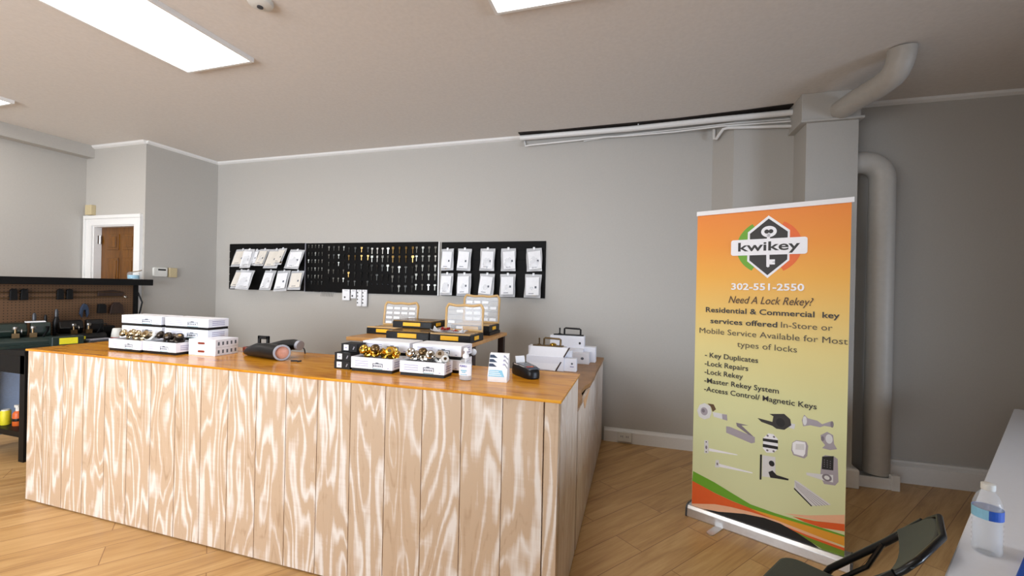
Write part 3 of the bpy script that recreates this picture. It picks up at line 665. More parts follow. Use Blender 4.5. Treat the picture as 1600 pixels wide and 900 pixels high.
# ------------------------------------------------------------------ lock boxes on the counter
BH = .078
def label_bm(x0, w_, h, dark=True):
    b = new(); y0, y1 = -.0008, .0004
    for k in range(3): box(b, x0+w_*.10, x0+w_*.42, y0, y1, .030+k*.0125, .0335+k*.0125, 1)
    lx, lz = x0+w_*.53, .025; lw = w_*.24
    box(b, lx, lx+lw, y0, y1, lz+.021, lz+.025, 0); box(b, lx, lx+.004, y0, y1, lz, lz+.025, 0); box(b, lx+lw-.004, lx+lw, y0, y1, lz+.004, lz+.025, 0)
    box(b, lx+lw*.3, lx+lw*.6, y0, y1, lz+.025, lz+.030, 0)
    for k in range(5): box(b, lx+.006+k*lw*.16, lx+.006+k*lw*.16+lw*.1, y0, y1, lz+.006, lz+.016, 0)
    box(b, lx, lx+lw, y0, y1, lz-.007, lz-.003, 2); box(b, x0+w_*.88, x0+w_*.92, y0, y1, .024, .028, 1)
    return b
def lock_box(x, y, z, w_, d_, label, group, opened=False, side=True, h=BH):
    t = thing('lock_box', label, 'box', (x, y, z), 0, group)
    obj('black_tray', bx(.003, w_-.003, .003, d_-.003, 0, .019), m_black, t)
    if not opened:
        obj('carton', bx(0, w_, 0, d_, .017, h), m_carton, t, bevel=.002); obj('lid_flap', bx(.006, w_-.006, .012, d_-.004, h, h+.0012), m_cartontop, t)
    else:
        b = new(); box(b, 0, w_, 0, .004, .017, h); box(b, 0, w_, d_-.004, d_, .017, h); box(b, 0, .004, .004, d_-.004, .017, h); box(b, w_-.004, w_, .004, d_-.004, .017, h)
        obj('carton', b, m_carton, t); obj('foam_insert', bx(.004, w_-.004, .004, d_-.004, .019, h-.008), m_charcoal, t)
    obj('printed_label', label_bm(0, w_, h), [m_inkgrey, m_inkpurple, m_inkteal], t)
    if side:
        b = new()
        for k in range(3): box(b, w_-.0004, w_+.0008, d_*.2, d_*.8, .030+k*.012, .0345+k*.012)
        obj('side_print', b, m_inkpurple, t)
    return t
GL, GM = 'lock boxes on the left of the counter', 'lock boxes in the middle of the counter'
for i, k in enumerate((0, 1, 2)):
    P_ = ['lowest', 'middle', 'topmost'][i]; zz = CT+k*(.0745)
    lock_box(-3.60+.012*(i == 1), 2.125+.005*i, zz, .40, .15, f'white lock box on black tray, {P_} of the far left stack', GL, h=.0735)
    lock_box(-3.165+.006*(i == 1), 2.125+.006*i, zz, .40, .15, f'white lock box on black tray, {P_} of the stack behind the dark knobs', GL, h=.0735)
lock_box(-3.43, 1.962, CT, .30, .145, 'open white lock box holding nickel knobs, front left of the counter', GL, True)
lock_box(-3.125, 1.975, CT, .30, .14, 'open white lock box holding dark bronze knobs, beside the flat boxes', GL, True)
for i in range(2):
    t = thing('latch_box', ['lower', 'upper'][i]+' of the two flat white boxes stacked beside the dark bronze knobs', 'box', (-2.582, 2.046, CT+.0525*i), math.radians(3), 'flat white boxes')
    obj('carton', bx(-.215, 0, 0, .17, 0, .0515), m_carton, t, bevel=.002)
    obj('red_badge', prism(new(), rrect(-.14, -.085, .019, .033, .006), -.0008, .0004), m_redbrown, t)
    for k in range(5): obj('side_icon', bx(-.0004, .0008, .018+k*.031, .030+k*.031, .014, .036), m_inkgrey, t)
lock_box(-1.522, 1.999, CT, .262, .10, 'open white lock box holding polished brass knobs', GM, True)
lock_box(-1.214, 1.999, CT, .262, .10, 'open white lock box holding chrome knobs', GM, True)
for i in range(2):
    lock_box(-1.555, 2.145, CT+.0745*i, .312, .16, f'white lock box, {["lower","upper"][i]} of the stack behind the brass knobs', GM, h=.0735)
    lock_box(-1.222, 2.145, CT+.0745*i, .300, .16, f'white lock box, {["lower","upper"][i]} of the stack behind the chrome knobs', GM, h=.0735)
for (x, y, z, lab) in ((-1.645, 2.012, CT, 'small black box, lower of the pair beside the brass knobs'), (-1.643, 2.012, CT+.0465, 'small black box, upper of the pair beside the brass knobs'), (-1.630, 2.05, CT+.0465*2, 'small black box highest and furthest back beside the brass knobs')):
    t = thing('small_lock_box', lab or ('small black box hidden behind the pair, '+('bottom' if z == CT else 'second')+' of the rear stack'), 'box', (x, y, z), 0, 'small black boxes')
    obj('carton', bx(0, .105, 0, .085, 0, .046), m_black, t, bevel=.0015); obj('white_label', bx(.018, .05, -.0008, .0004, .008, .04), m_paper, t)
    obj('label_print', bx(.026, .042, -.0014, -.0006, .020, .026), m_inkpurple, t); obj('key_symbol', prism(new(), [(.078, .014), (.084, .014), (.092, .030), (.086, .032)], -.0008, .0004), m_greyrim, t)

# knobs lying in the open boxes
def rot_to(d): return Vector((0, 0, 1)).rotation_difference(Vector(d).normalized()).to_matrix().to_4x4()
def knob(loc, axis, mat, label, group, s=1.0, kind='knob', mat2=None):
    t = thing('door_knob', label, 'door knob', loc, 0, group); M = rot_to(axis)
    obj('rose', lathe(new(), [(.034*s, -.030*s), (.034*s, -.024*s), (.028*s, -.018*s), (.014*s, -.014*s)], 22, M), mat2 or mat, t, smooth=True)
    if kind == 'knob':
        obj('knob', lathe(new(), [(.013*s, -.016*s), (.012*s, -.004*s), (.02*s, .001*s), (.028*s, .010*s), (.0295*s, .020*s), (.026*s, .030*s), (.016*s, .036*s), (.004*s, .037*s)], 22, M), mat, t, smooth=True)
        obj('keyhole', lathe(new(), [(.009*s, .036*s), (.009*s, .0385*s), (.004*s, .039*s)], 12, M), m_antique, t, smooth=True)
    elif kind == 'deadbolt':
        obj('cylinder', lathe(new(), [(.026*s, -.018*s), (.023*s, .012*s), (.012*s, .014*s)], 22, M), mat, t, smooth=True); obj('keyhole', lathe(new(), [(.010*s, .012*s), (.010*s, .017*s)], 12, M), m_antique, t)
    elif kind == 'latch':
        b = new(); prism(b, rrect(-.013, .013, -.028, .028, .004), -.003, .003); box(b, -.008, .008, -.014, -.002, -.008, .008); b.transform(M); obj('latch_plate', b, mat, t)
        obj('latch_barrel', tube(new(), [M @ Vector((0, .0, 0)), M @ Vector((0, .05, 0))], .011, 14), mat, t, smooth=True)
    elif kind == 'lever':
        b = tube(new(), [(0, 0, -.016), (0, 0, .02), (.02, 0, .026), (.05, .004, .026), (.085, .008, .022)], [.011, .011, .011, .0095, .007], 12); b.transform(M); obj('lever', b, mat, t, smooth=True)
    return t
zk = CT+BH
G = 'brass knobs in the open box'
knob((-1.462, 2.045, zk+.030), (-.1, -.8, .45), m_brass, 'round brass knob at the left end of the box', G, .95)
knob((-1.405, 2.055, zk+.034), (.2, -.5, .8), m_antique, 'dark antique knob standing second among the brass knobs', G, .85, mat2=m_brass)
knob((-1.352, 2.045, zk+.028), (-.35, -.6, .6), m_brass, 'brass knob third from the left in the box', G, .9, 'deadbolt')
knob((-1.300, 2.040, zk+.036), (.15, -.85, .4), m_brass, 'largest brass knob in the box, facing the room', G, 1.05, 'deadbolt')
knob((-1.266, 2.05, zk+.02), (.6, -.5, .6), m_brass, 'brass knob leaning at the right end of the box', G, .6)
G = 'chrome knobs in the open box'
knob((-1.165, 2.045, zk+.030), (-.15, -.8, .5), m_chrome, 'round chrome knob at the left end of the box', G, .95)
knob((-1.108, 2.06, zk+.032), (.1, -.5, .8), m_antique, 'dark knob standing second among the chrome knobs', G, .85, mat2=m_chrome)
knob((-1.06, 2.045, zk+.026), (.5, -.7, .4), m_chrome, 'chrome knob third from the left lying sideways', G, .9)
knob((-.998, 2.045, zk+.034), (.1, -.75, .6), m_chrome, 'largest chrome lock at the right end facing up', G, 1.05, 'deadbolt', m_keywhite)
knob((-.965, 2.03, zk+.018), (.5, -.7, .35), m_keywhite, 'square chrome latch hanging over the box corner', G, .8, 'deadbolt')
G = 'nickel knobs in the open box'
knob((-3.385, 2.035, zk+.026), (-.2, -.8, .5), m_nickel, 'nickel knob at the left end of the far left box', G, .9)
knob((-3.322, 2.045, zk+.028), (.1, -.7, .6), m_nickel, 'nickel knob second from the left in the far left box', G, .9)
knob((-3.262, 2.04, zk+.026), (.2, -.8, .45), m_nickel, 'nickel knob third from the left in the far left box', G, .9)
knob((-3.195, 2.04, zk+.032), (.15, -.8, .45), m_nickel, 'pale nickel deadbolt at the right end of the far left box', G, 1.05, 'deadbolt', m_keywhite)
G = 'dark bronze knobs in the open box'
knob((-3.06, 2.055, zk+.027), (-.35, -.7, .5), m_bronze, 'dark bronze knob at the left end of its box', G, .95)
knob((-2.99, 2.05, zk+.024), (.3, -.8, .4), m_bronze, 'dark bronze knob in the middle of its box', G, .95)
knob((-2.90, 2.05, zk+.030), (.55, -.35, .75), m_bronze, 'tilted dark bronze deadbolt at the right end of its box', G, .95, 'deadbolt')

# black handheld device with a grey rimmed face, lying on the counter
t = thing('handheld_device', 'black tapered handheld device with grey-rimmed pinkish face lying on the counter', 'device', (-2.165, 2.11, CT))
ax = Vector((.985, -.17, 0)).normalized(); rings = [(-.30, .016, .020), (-.26, .030, .030), (-.18, .044, .044), (-.08, .048, .048), (.0, .046, .046), (.045, .044, .046)]
b = tube(new(), [Vector((ax.x*s, ax.y*s, z)) for s, r, z in rings], [r for s, r, z in rings], 24); obj('body', b, m_black, t, smooth=True)
fx = Vector((.80, -.60, .05)).normalized(); M = Matrix.Translation(Vector((ax.x*.065, ax.y*.065-.004, .049))) @ rot_to(fx)
obj('rim', lathe(new(), [(.034, -.02), (.0475, -.012), (.050, .014), (.047, .022), (.039, .022), (.038, .006)], 28, M), m_greyrim, t, smooth=True)
obj('face', lathe(new(), [(.039, -.002), (.038, .006), (.018, .010), (.002, .011)], 28, M), m_pink, t, smooth=True)
b = tube(new(), [(-.22, .075, .03), (-.12, .08, .055), (-.02, .085, .075), (.06, .085, .086), (.10, .083, .084)], [.018, .03, .036, .034, .030], 16); obj('upper_barrel', b, m_black, t, smooth=True)
obj('upper_rim', tube(new(), [(.095, .083, .084), (.115, .081, .082)], [.032, .030], 18), m_greyrim, t, smooth=True)
b = tube(new(), [(.15, -.03, .006), (.185, -.015, .006), (.20, -.03, .006), (.21, -.01, .007)], .0045, 8); obj('strap_clip', b, m_black, t, smooth=True)
t = thing('pull_handle', 'black square U-shaped pull handle standing behind the handheld device', 'handle', (-2.41, 2.25, CT))
b = new(); box(b, -.045, -.028, -.008, .008, 0, .12); box(b, .028, .045, -.008, .008, 0, .12); box(b, -.045, .045, -.008, .008, .098, .12); obj('grip', b, m_black, t, bevel=.003)
obj('foot_plate', bx(-.055, .055, -.014, .014, 0, .005), m_black, t)
t = thing('tube_handle', 'slim dark bent tube handle standing at the back edge of the counter', 'handle', (-2.25, 2.36, CT))
obj('tube', tube(new(), [(-.09, 0, 0), (-.09, 0, .03)]+arc((-.075, 0, .03), .015, 180, 90, 4)[1:]+[(.05, 0, .042)]+arc((.05, 0, .012), .03, 90, 0, 5)[1:]+[(.082, 0, 0)], .0045, 10), m_charcoal, t, smooth=True)
t = thing('tape_roll', 'small red-brown roll at the edge of the flat white boxes', 'roll', (-2.585, 2.285, CT))
obj('roll', lathe(new(), [(.012, 0), (.028, 0), (.03, .006), (.03, .026), (.028, .032), (.012, .032)], 20), m_redbrown, t, smooth=True); obj('core', lathe(new(), [(.008, .002), (.012, .002), (.012, .033), (.008, .033)], 16), m_darkwood, t)

# hand sanitizer
t = thing('sanitizer_bottle', 'clear pump bottle of hand sanitizer with white label and pump', 'bottle', (-.838, 2.012, CT))
M = Matrix.Diagonal((1, .72, 1, 1))
obj('bottle_body', lathe(new(), [(.028, 0), (.034, .004), (.0345, .01), (.0345, .088), (.031, .10), (.018, .112), (.013, .116), (.013, .122)], 28, M), m_clear, t, smooth=True)
obj('gel', lathe(new(), [(.030, .004), (.032, .008), (.032, .085), (.028, .092)], 24, M), m_liquid, t, smooth=True)
obj('dip_tube', tube(new(), [(0, 0, .008), (0, 0, .12)], .0035, 8), m_paper, t)
b = lathe(new(), [(.0165, .114), (.0165, .126), (.013, .134), (.007, .137), (.007, .150)], 20); obj('pump_collar', b, m_paper, t, smooth=True)
b = lathe(new(), [(.012, .150), (.0125, .160), (.008, .166)], 18); tube(b, [(0, 0, .160), (.012, -.012, .161), (.020, -.022, .154)], [.0065, .005, .0042], 10); obj('pump_head', b, m_paper, t, smooth=True)
b = new(); n = 12
def lab_strip(r0, z0, z1, a0, a1):
    b = new(); A = []; B = []
    for i in range(n+1):
        a = math.radians(a0+(a1-a0)*i/n); x, y = r0*math.cos(a), r0*.72*math.sin(a); A.append(b.verts.new((x, y, z0))); B.append(b.verts.new((x, y, z1)))
    for i in range(n): b.faces.new((A[i], A[i+1], B[i+1], B[i]))
    return b
lb = obj('label', lab_strip(.0352, .026, .086, 200, 345), m_paper, t)
text('label_lettering', 'PURELL', -.022, .071, .040, .010, m_violet, lb, .02, .1, y=-.0265)
b = new(); box(b, -.016, .016, -.0268, -.0262, .050, .056); box(b, -.010, .010, -.0268, -.0262, .042, .047); box(b, -.018, .018, -.0268, -.0262, .031, .034); obj('label_print', b, m_paleblue, lb)

# card dispenser: tiers of leaflets
t = thing('leaflet_stand', 'pale blue tiered card stand with dark triangles beside the card terminal', 'card stand', (-.672, 2.055, CT), math.radians(6))
stand = [(-.03, 0), (-.034, .03), (.015, .135), (.035, .14), (.045, 0)]
obj('stand', prism(new(), stand, -.052, .048, axis='x'), m_card, t, bevel=.001)
def onslope(s, lift=.0015):   # s along the sloping face
    p0, p1 = Vector((-.034, .03)), Vector((.015, .135)); q = p0.lerp(p1, s); nn = Vector((-(p1-p0).y, (p1-p0).x)).normalized(); return q+nn*lift
for k in range(3):
    b = new(); pts = [(-.050, .42+.20*k), (-.050, .56+.20*k), (-.030, .56+.20*k), (-.008, .42+.20*k)]
    vs = [b.verts.new((x, *onslope(s))) for x, s in pts]; b.faces.new(vs)
    vs = [b.verts.new((x, *onslope(s, .002))) for x, s in [(-.002, .44+.20*k), (.018, .44+.20*k), (.004, .56+.20*k), (-.014, .56+.20*k)]]; f = b.faces.new(vs); f.material_index = 1
    vs = [b.verts.new((x, *onslope(s, .002))) for x, s in [(.022, .50+.18*k), (.034, .50+.18*k), (.034, .57+.18*k), (.022, .57+.18*k)]]; f = b.faces.new(vs); f.material_index = 2
    o = obj('printed_tier', b, [m_navy, m_paper, m_inkpurple], t)
for k in range(3):
    vs_b = new(); vs = [vs_b.verts.new((x, *onslope(s, .0022))) for x, s in [(.020+.004*k, .96-.2*k), (.026+.004*k, .96-.2*k), (.047, .80-.2*k), (.047, .74-.2*k)]]; vs_b.faces.new(vs); obj('printed_stripe', vs_b, m_greyrim, t)
b = new(); vs = [b.verts.new((x, *onslope(s, .002))) for x, s in [(-.046, -.02), (.036, -.02), (.020, .27), (-.046, .27)]]; b.faces.new(vs); obj('pale_panel', b, m_paleblue, t)
b = new()
for k in range(3): vs = [b.verts.new((x, *onslope(s, .003))) for x, s in [(-.044, .03+.08*k), (.022-.008*k, .03+.08*k), (.020-.008*k, .06+.08*k), (-.044, .06+.08*k)]]; b.faces.new(vs)
obj('panel_lettering', b, m_paper, t)

# card terminal
t = thing('card_terminal', 'black card payment terminal with silver rim and receipt paper', 'card terminal', (-.575, 2.235, CT), math.radians(-47))
tp = lambda x: .062-.10*(x+.10)**2*3-(.008 if x < -.08 else 0)
def outline(k, n=24):      # rounded body outline, narrower at the front
    out = []
    for i in range(n):
        a = 2*PI*i/n; c, s_ = math.cos(a), math.sin(a); q = .55
        out.append((.105*math.copysign(abs(c)**q, c)*k, .047*math.copysign(abs(s_)**q, s_)*k*(1-.12*c)))
    return out
b = new(); prev = None
for k, f in ((.94, 0), (1, .12), (1, .62), (.965, .86), (.90, 1.0)):
    ring = [b.verts.new((x, y, tp(x)*f)) for x, y in outline(k)]
    if prev:
        for i in range(24): b.faces.new((prev[i], prev[(i+1) % 24], ring[(i+1) % 24], ring[i]))
    else: b.faces.new(ring[::-1])
    prev = ring
b.faces.new(prev); obj('body', b, m_black, t, smooth=True)
def on_top(pts, lift, mat, name):
    b = new(); N = 8; top = []
    x0, x1, y0, y1 = pts
    g = [[b.verts.new((x0+(x1-x0)*i/N, y, tp(x0+(x1-x0)*i/N)+lift)) for y in (y0, y1)] for i in range(N+1)]
    h = [[b.verts.new((v.co.x, v.co.y, v.co.z-.004)) for v in r] for r in g]
    for i in range(N):
        b.faces.new((g[i][0], g[i+1][0], g[i+1][1], g[i][1])); b.faces.new((h[i][0], h[i][1], h[i+1][1], h[i+1][0]))
        for k in (0, 1): b.faces.new((g[i][k], g[i+1][k], h[i+1][k], h[i][k]))
    b.faces.new((g[0][0], g[0][1], h[0][1], h[0][0])); b.faces.new((g[N][0], g[N][1], h[N][1], h[N][0]))
    return obj(name, b, mat, t)
on_top((-.055, .092, -.034, .034), .001, m_charcoal, 'faceplate'); on_top((-.045, .035, -.028, .028), .002, m_screen, 'screen'); on_top((.060, .088, -.028, .028), .002, m_navy, 'touch_strip')
on_top((.040, .056, -.020, -.004), .0026, m_red, 'pay_mark'); on_top((.040, .056, .0, .016), .0026, m_orange, 'pay_mark')
b = tube(new(), [(-.06+.0165*i, -.042+.0003*i*i, tp(-.06+.0165*i)-.002) for i in range(10)], .0035, 8); obj('silver_rim', b, m_alu, t, smooth=True)
b = tube(new(), [(-.06+.0165*i, .042-.0003*i*i, tp(-.06+.0165*i)-.002) for i in range(10)], .0035, 8); obj('silver_rim', b, m_alu, t, smooth=True)
b = prism(new(), [(-.066, .056), (-.063, .056), (-.075, .096), (-.080, .097)], -.028, .028, axis='y'); obj('receipt', b, m_paper, t)
obj('printer_cover', tube(new(), [(-.082, -.036, .05), (-.082, .036, .05)], .012, 14), m_black, t, smooth=True)
obj('terminal_cable', tube(new(), [(-.10, .0, .012), (-.13, -.005, .014), (-.16, .0, .006), (-.20, .02, .0035), (-.24, .05, .0035)], .003, 8), m_black, t, smooth=True)

# ------------------------------------------------------------------ desk behind the counter with organizer cases
t = thing('small_desk', 'dark-legged small desk with light wooden top behind the counter', 'desk', (-1.63, 3.15, 0))
obj('desk_top', bx(-.50, .52, -.42, .46, 1.072, 1.10), m_deskboard, t, bevel=.004)
b = new()
for sx in (-.42, .46):
    for sy_ in (-.33, .38):
        obj('leg', bx(sx, sx+.05, sy_, sy_+.05, 0, 1.072), m_darkwood, t)
obj('apron', bx(-.37, .46, -.31, -.29, .45, 1.072), m_darkwood, t)
t = thing('wall_hook_cap', 'small white knob on the leg of the dark desk', 'knob', (-1.115, 2.82, 1.035)); obj('cap', lathe(new(), [(.012, 0), (.022, .004), (.024, .014), (.014, .024), (.003, .026)], 16, rot_to((.2, -1, .1))), m_paper, t, smooth=True)
def case_bodies(t, w_, d_, h, tilt, opened, tabs=0, seed=1, lid_h=.22):
    obj('body', bx(0, w_, 0, d_, 0, h), m_black, t, bevel=.004)
    obj('latch', bx(w_*.28, w_*.72, -.006, .001, h*.30, h*.85), m_yellow, t, bevel=.002)
    obj('side_clip', bx(w_-.001, w_+.005, d_*.3, d_*.6, h*.3, h*.8), m_yellow, t, bevel=.001)
    b = new()
    for k in range(3): box(b, w_*.03, w_*.2, -.002, .001, h*(.25+.2*k), h*(.33+.2*k)); box(b, w_*.8, w_*.97, -.002, .001, h*(.25+.2*k), h*(.33+.2*k))
    obj('ribs', b, m_blackmetal, t)
    if not opened:
        obj('lid', bx(.004, w_-.004, .004, d_-.004, h, h+.008), m_browntop, t, bevel=.003)
        return
    hh = lid_h; wv = lambda u: hh-.003-.006*math.sin(u*PI)+.003*math.cos(u*4*PI)
    N = 20; outer = [(w_*(i/N), wv(i/N)) for i in range(N+1)]
    b = new(); fr = .017
    path = [(.006, 0, 0), (.006, 0, hh-.03), (.018, 0, hh-.008)]+[(w_*(.08+.84*i/N), 0, wv(i/N)) for i in range(N+1)]+[(w_-.018, 0, hh-.008), (w_-.006, 0, hh-.03), (w_-.006, 0, 0), (.006, 0, 0)]
    tube(b, path, .0105, 8)
    lid = obj('lid', b, m_tan, t, smooth=True, loc=(0, d_-.012, h+.008)); lid.rotation_euler = (-tilt, 0, 0)
    obj('lid_panel', bx(.01, w_-.01, -.002, .002, .006, hh-.015), m_lidclear, lid)
    rnd = random.Random(seed)
    b = new()
    for k in range(1, 5): box(b, .012, w_-.012, -.005, -.002, hh*k/5-.001, hh*k/5+.001)
    obj('lid_ribs', b, m_greyrim, lid)
    for j in range(4):
        for i in range(4):
            if rnd.random() < tabs:
                obj('label_card', bx(w_*(.08+.22*i), w_*(.08+.22*i)+w_*.17, -.006, -.003, hh*(.06+.21*j), hh*(.06+.21*j)+hh*.10), m_paper, lid)
    b = new()
    for k in range(3): box(b, w_*.05, w_*.95, d_*(.2+.25*k), d_*(.21+.25*k), h, h+.006)
    box(b, .004, w_-.004, .004, .012, h, h+.01); obj('dividers', b, m_tan, t)
    obj('contents', bx(.012, w_-.012, .016, d_-.016, h-.002, h+.003), m_browntop, t)
GC = 'organizer cases on the desk'
z0 = 1.1
t = thing('organizer_case', 'closed black organizer case, front left on the desk', 'organizer case', (-1.79, 2.745, z0), 0, GC); case_bodies(t, .355, .27, .058, 0, False)
t = thing('organizer_case', 'open black organizer case covered with papers, front right on the desk', 'organizer case', (-1.43, 2.745, z0), 0, GC); case_bodies(t, .315, .27, .056, .05, True, .12, 4, .20)
t = thing('organizer_case', 'open black organizer case with upright lid, far left on the desk', 'organizer case', (-2.13, 2.985, z0), 0, GC); case_bodies(t, .335, .25, .05, .12, True, .85, 8, .195)
t = thing('organizer_case', 'closed black organizer case raised in the middle, resting on two others', 'organizer case', (-1.865, 2.95, z0+.0675), 0, GC); case_bodies(t, .345, .25, .05, 0, False)
t = thing('organizer_case', 'open black organizer case with the tallest upright lid, rear right on the desk', 'organizer case', (-1.51, 3.28, z0+.026), 0, GC); case_bodies(t, .345, .27, .054, .08, True, .8, 12, .24)
t = thing('organizer_case', 'closed black organizer case under the rear right open case', 'organizer case', (-1.515, 3.285, z0), 0, GC); obj('body', bx(0, .355, 0, .27, 0, .026), m_black, t)
# crumpled paper on the front right case
t = thing('crumpled_leaflet', 'crumpled white and red leaflet on the front right organizer case', 'paper', (-1.30, 2.80, z0+.064))
def crumple(w_, d_, seed, k):
    rnd = random.Random(seed); b = new(); n = 7
    g = [[b.verts.new(((i/n-.5)*w_, (j/n-.5)*d_, .004+abs(rnd.gauss(0, k)))) for i in range(n+1)] for j in range(n+1)]
    for j in range(n):
        for i in range(n): b.faces.new((g[j][i], g[j][i+1], g[j+1][i+1], g[j+1][i]))
    o = bmesh.ops.solidify(b, geom=b.faces[:], thickness=.001); return b
obj('sheet', crumple(.25, .12, 2, .012), m_paper, t); obj('red_print', crumple(.07, .06, 5, .01), m_red, t, loc=(-.03, -.01, .016)); obj('red_print', crumple(.05, .03, 6, .006), m_red, t, loc=(.06, -.03, .012))

# ------------------------------------------------------------------ display boxes on the return counter
def pull_set(t, x0, x1, z, mat, gold=None):
    w_ = x1-x0
    obj('pull_plate', prism(new(), rrect(x0, x1, -.03, .03, .012), z, z+.010, axis='z'), mat, t, bevel=.002)
    b = tube(new(), [(x0+w_*.36, 0, z+.008), (x0+w_*.36, 0, z+.062), (x0+w_*.40, 0, z+.068), (x0+w_*.86, 0, z+.064), (x0+w_*.90, 0, z+.058), (x0+w_*.90, 0, z+.008)], .0085, 10); obj('pull_grip', b, mat, t, smooth=True)
    b = lathe(new(), [(.020, z+.008), (.018, z+.014), (.006, z+.018), (.006, z+.05), (.008, z+.054), (.007, z+.066), (.002, z+.068)], 16); o = obj('thumb_piece', b, mat, t, smooth=True, loc=(x0+w_*.2, 0, 0))
    if gold: obj('brass_escutcheon', lathe(new(), [(.03, z+.012), (.028, z+.022), (.012, z+.03), (.003, z+.031)], 18), gold, t, smooth=True, loc=(x0+w_*.66, -.005, 0))
t = thing('handle_display_box', 'front white stepped display box with a bronze pull handle and leaning flap', 'box', (-.66, 3.50, RT), 0, 'handle boxes on the side counter')
b = new(); prism(b, [(-.10, 0), (-.10, .115), (-.035, .115), (-.035, .185), (.06, .185), (.06, 0)], -.215, .10, axis='x'); obj('carton', b, m_carton, t, bevel=.002)
b = new(); prism(b, [(-.085, 0), (-.085, .105), (-.02, .105), (-.02, 0)], .10, .20, axis='x'); obj('end_carton', b, m_carton, t, bevel=.003); obj('end_carton', prism(new(), [(-.01, .0), (-.01, .16), (.05, .16), (.05, 0)], .10, .15, axis='x'), m_carton, t, bevel=.003)
b = new(); prism(b, [(-.21, .02), (.03, .0), (.135, .19), (-.18, .19)], -.004, 0); o = obj('leaning_flap', b, [m_cartontop], t, loc=(0, -.103, 0)); o.rotation_euler = (-.12, 0, 0)
obj('flap_edge', prism(new(), [(.032, 0), (.042, .0), (.148, .195), (.136, .195)], -.006, .002), m_darkwood, t, loc=(0, -.103, 0)).rotation_euler = (-.12, 0, 0)
obj('printed_mark', prism(new(), ell((.165, .065), .008, .008, 12), -.0868, -.0855), m_inkgrey, t); obj('printed_caption', bx(.150, .180, -.0868, -.0855, .036, .044), m_inkpurple, t)
pull_set(t, -.18, .08, .185, m_antique, m_brass)
t = thing('handle_display_box', 'rear white stepped display box with a black pull handle, nearest the wall', 'box', (-.56, 3.95, RT), 0, 'handle boxes on the side counter')
b = new(); prism(b, [(-.10, 0), (-.10, .125), (-.03, .125), (-.03, .235), (.05, .235), (.05, 0)], -.22, .10, axis='x'); obj('carton', b, m_carton, t, bevel=.002)
b = new(); prism(b, [(-.15, 0), (-.15, .10), (-.05, .10), (-.05, .0)], .0, .16, axis='x'); obj('end_carton', b, m_carton, t, bevel=.003); obj('end_carton', prism(new(), [(-.03, .0), (-.03, .14), (.06, .14), (.06, 0)], .10, .205, axis='x'), m_carton, t, bevel=.003)
obj('printed_mark', prism(new(), ell((.06, .17), .010, .012, 12), -.0312, -.029), m_inkblack, t); obj('printed_caption', prism(new(), ell((.10, .05), .014, .012, 12), -.1512, -.1495), m_inkgrey, t)
pull_set(t, -.19, .09, .235, m_black)

# ------------------------------------------------------------------ workbench at the far left
XB0, XB1, YB0, YB1 = -5.40, -4.73, 2.14, 3.33
t = thing('workbench', 'black workbench with pegboard back and top shelf at the far left', 'workbench', (-5.06, 2.73, 0)); wb = t
BT = .905
par(obj('bench_top', bx(XB0, XB1, YB0, YB1, BT-.04, BT), m_bench, bevel=.004), t)
par(obj('apron', bx(XB0+.02, XB1-.02, YB0+.01, YB0+.035, .715, BT-.04), m_bench), t)
for x in (XB0+.01, XB1-.075):
    for y in (YB0+.01, YB1-.08): par(obj('leg', bx(x, x+.065, y, y+.065, 0, BT-.04), m_bench), t)
par(obj('lower_shelf', bx(XB0+.02, XB1-.02, YB0+.03, YB1-.03, .185, .23), m_bench), t)
par(obj('back_panel', bx(XB0-.02, XB0, YB0, YB1, .10, BT-.04), m_bluepanel), t)
par(obj('pegboard', bx(XB0-.015, XB0+.01, YB0-.05, YB1-.03, BT, 1.44), m_peg), t)
par(obj('side_post', bx(XB0-.02, XB0+.03, YB1-.03, YB1+.01, BT, 1.44), m_bench), t)
par(obj('top_shelf', bx(XB0-.02, XB0+.13, YB0-.1, YB1+.095, 1.44, 1.508), m_bench, bevel=.003), t)
for z in (1.315, 1.365):
    par(obj('tool_rail', tube(new(), [(XB0+.03, YB0-.04, z), (XB0+.03, YB1-.14, z)], .004, 8), m_antique, smooth=True), t)
par(obj('lamp_clip', lathe(new(), [(.012, 0), (.014, .01), (.004, .018)], 14, Matrix.Translation((XB0+.012, 3.22, 1.31)) @ rot_to((1, 0, 0))), m_chrome, smooth=True), t)
par(obj('cable', tube(new(), [(XB0+.02, YB1+.012, 1.36), (XB0+.06, YB1+.03, 1.25), (XB0+.03, YB1+.03, 1.15), (XB0+.02, YB1+.012, 1.05)], .008, 8), m_black, smooth=True), t)
XP = XB0+.012
def hang(name, label, cat, y, z, prof, mat, th=.03, group=None):
    t = thing(name, label, cat, (XP, y, z), 0, group)
    obj('blade' if 'plier' in name else 'body', prism(new(), prof, .006, th, axis='x'), mat, t, bevel=.003)
    obj('hanger', tube(new(), [(-.002, 0, 0), (.012, 0, 0), (.014, 0, .008)], .003, 6), m_steel, t); return t
for i, y in enumerate((2.35, 2.42, 2.67, 2.74)):
    hang('key_hook_pouch', ['leftmost dark tool pouch on the pegboard rail', 'second dark tool pouch from the left on the rail', 'third dark tool pouch from the left on the rail', 'rightmost dark tool pouch on the pegboard rail'][i], 'tool pouch', y, 1.385, [(-.025, -.09), (.025, -.09), (.022, 0), (.012, .012), (-.012, .012), (-.022, 0)], m_black, .03, 'pouches on the rail')
hang('cutting_pliers', 'blue-black pliers hung on the pegboard above the yellow-labelled machine', 'pliers', 2.86, 1.245, [(-.012, 0), (.012, 0), (.03, -.04), (.035, -.10), (.02, -.135), (.012, -.06), (-.012, -.06), (-.02, -.135), (-.038, -.10), (-.03, -.04)], m_navy)
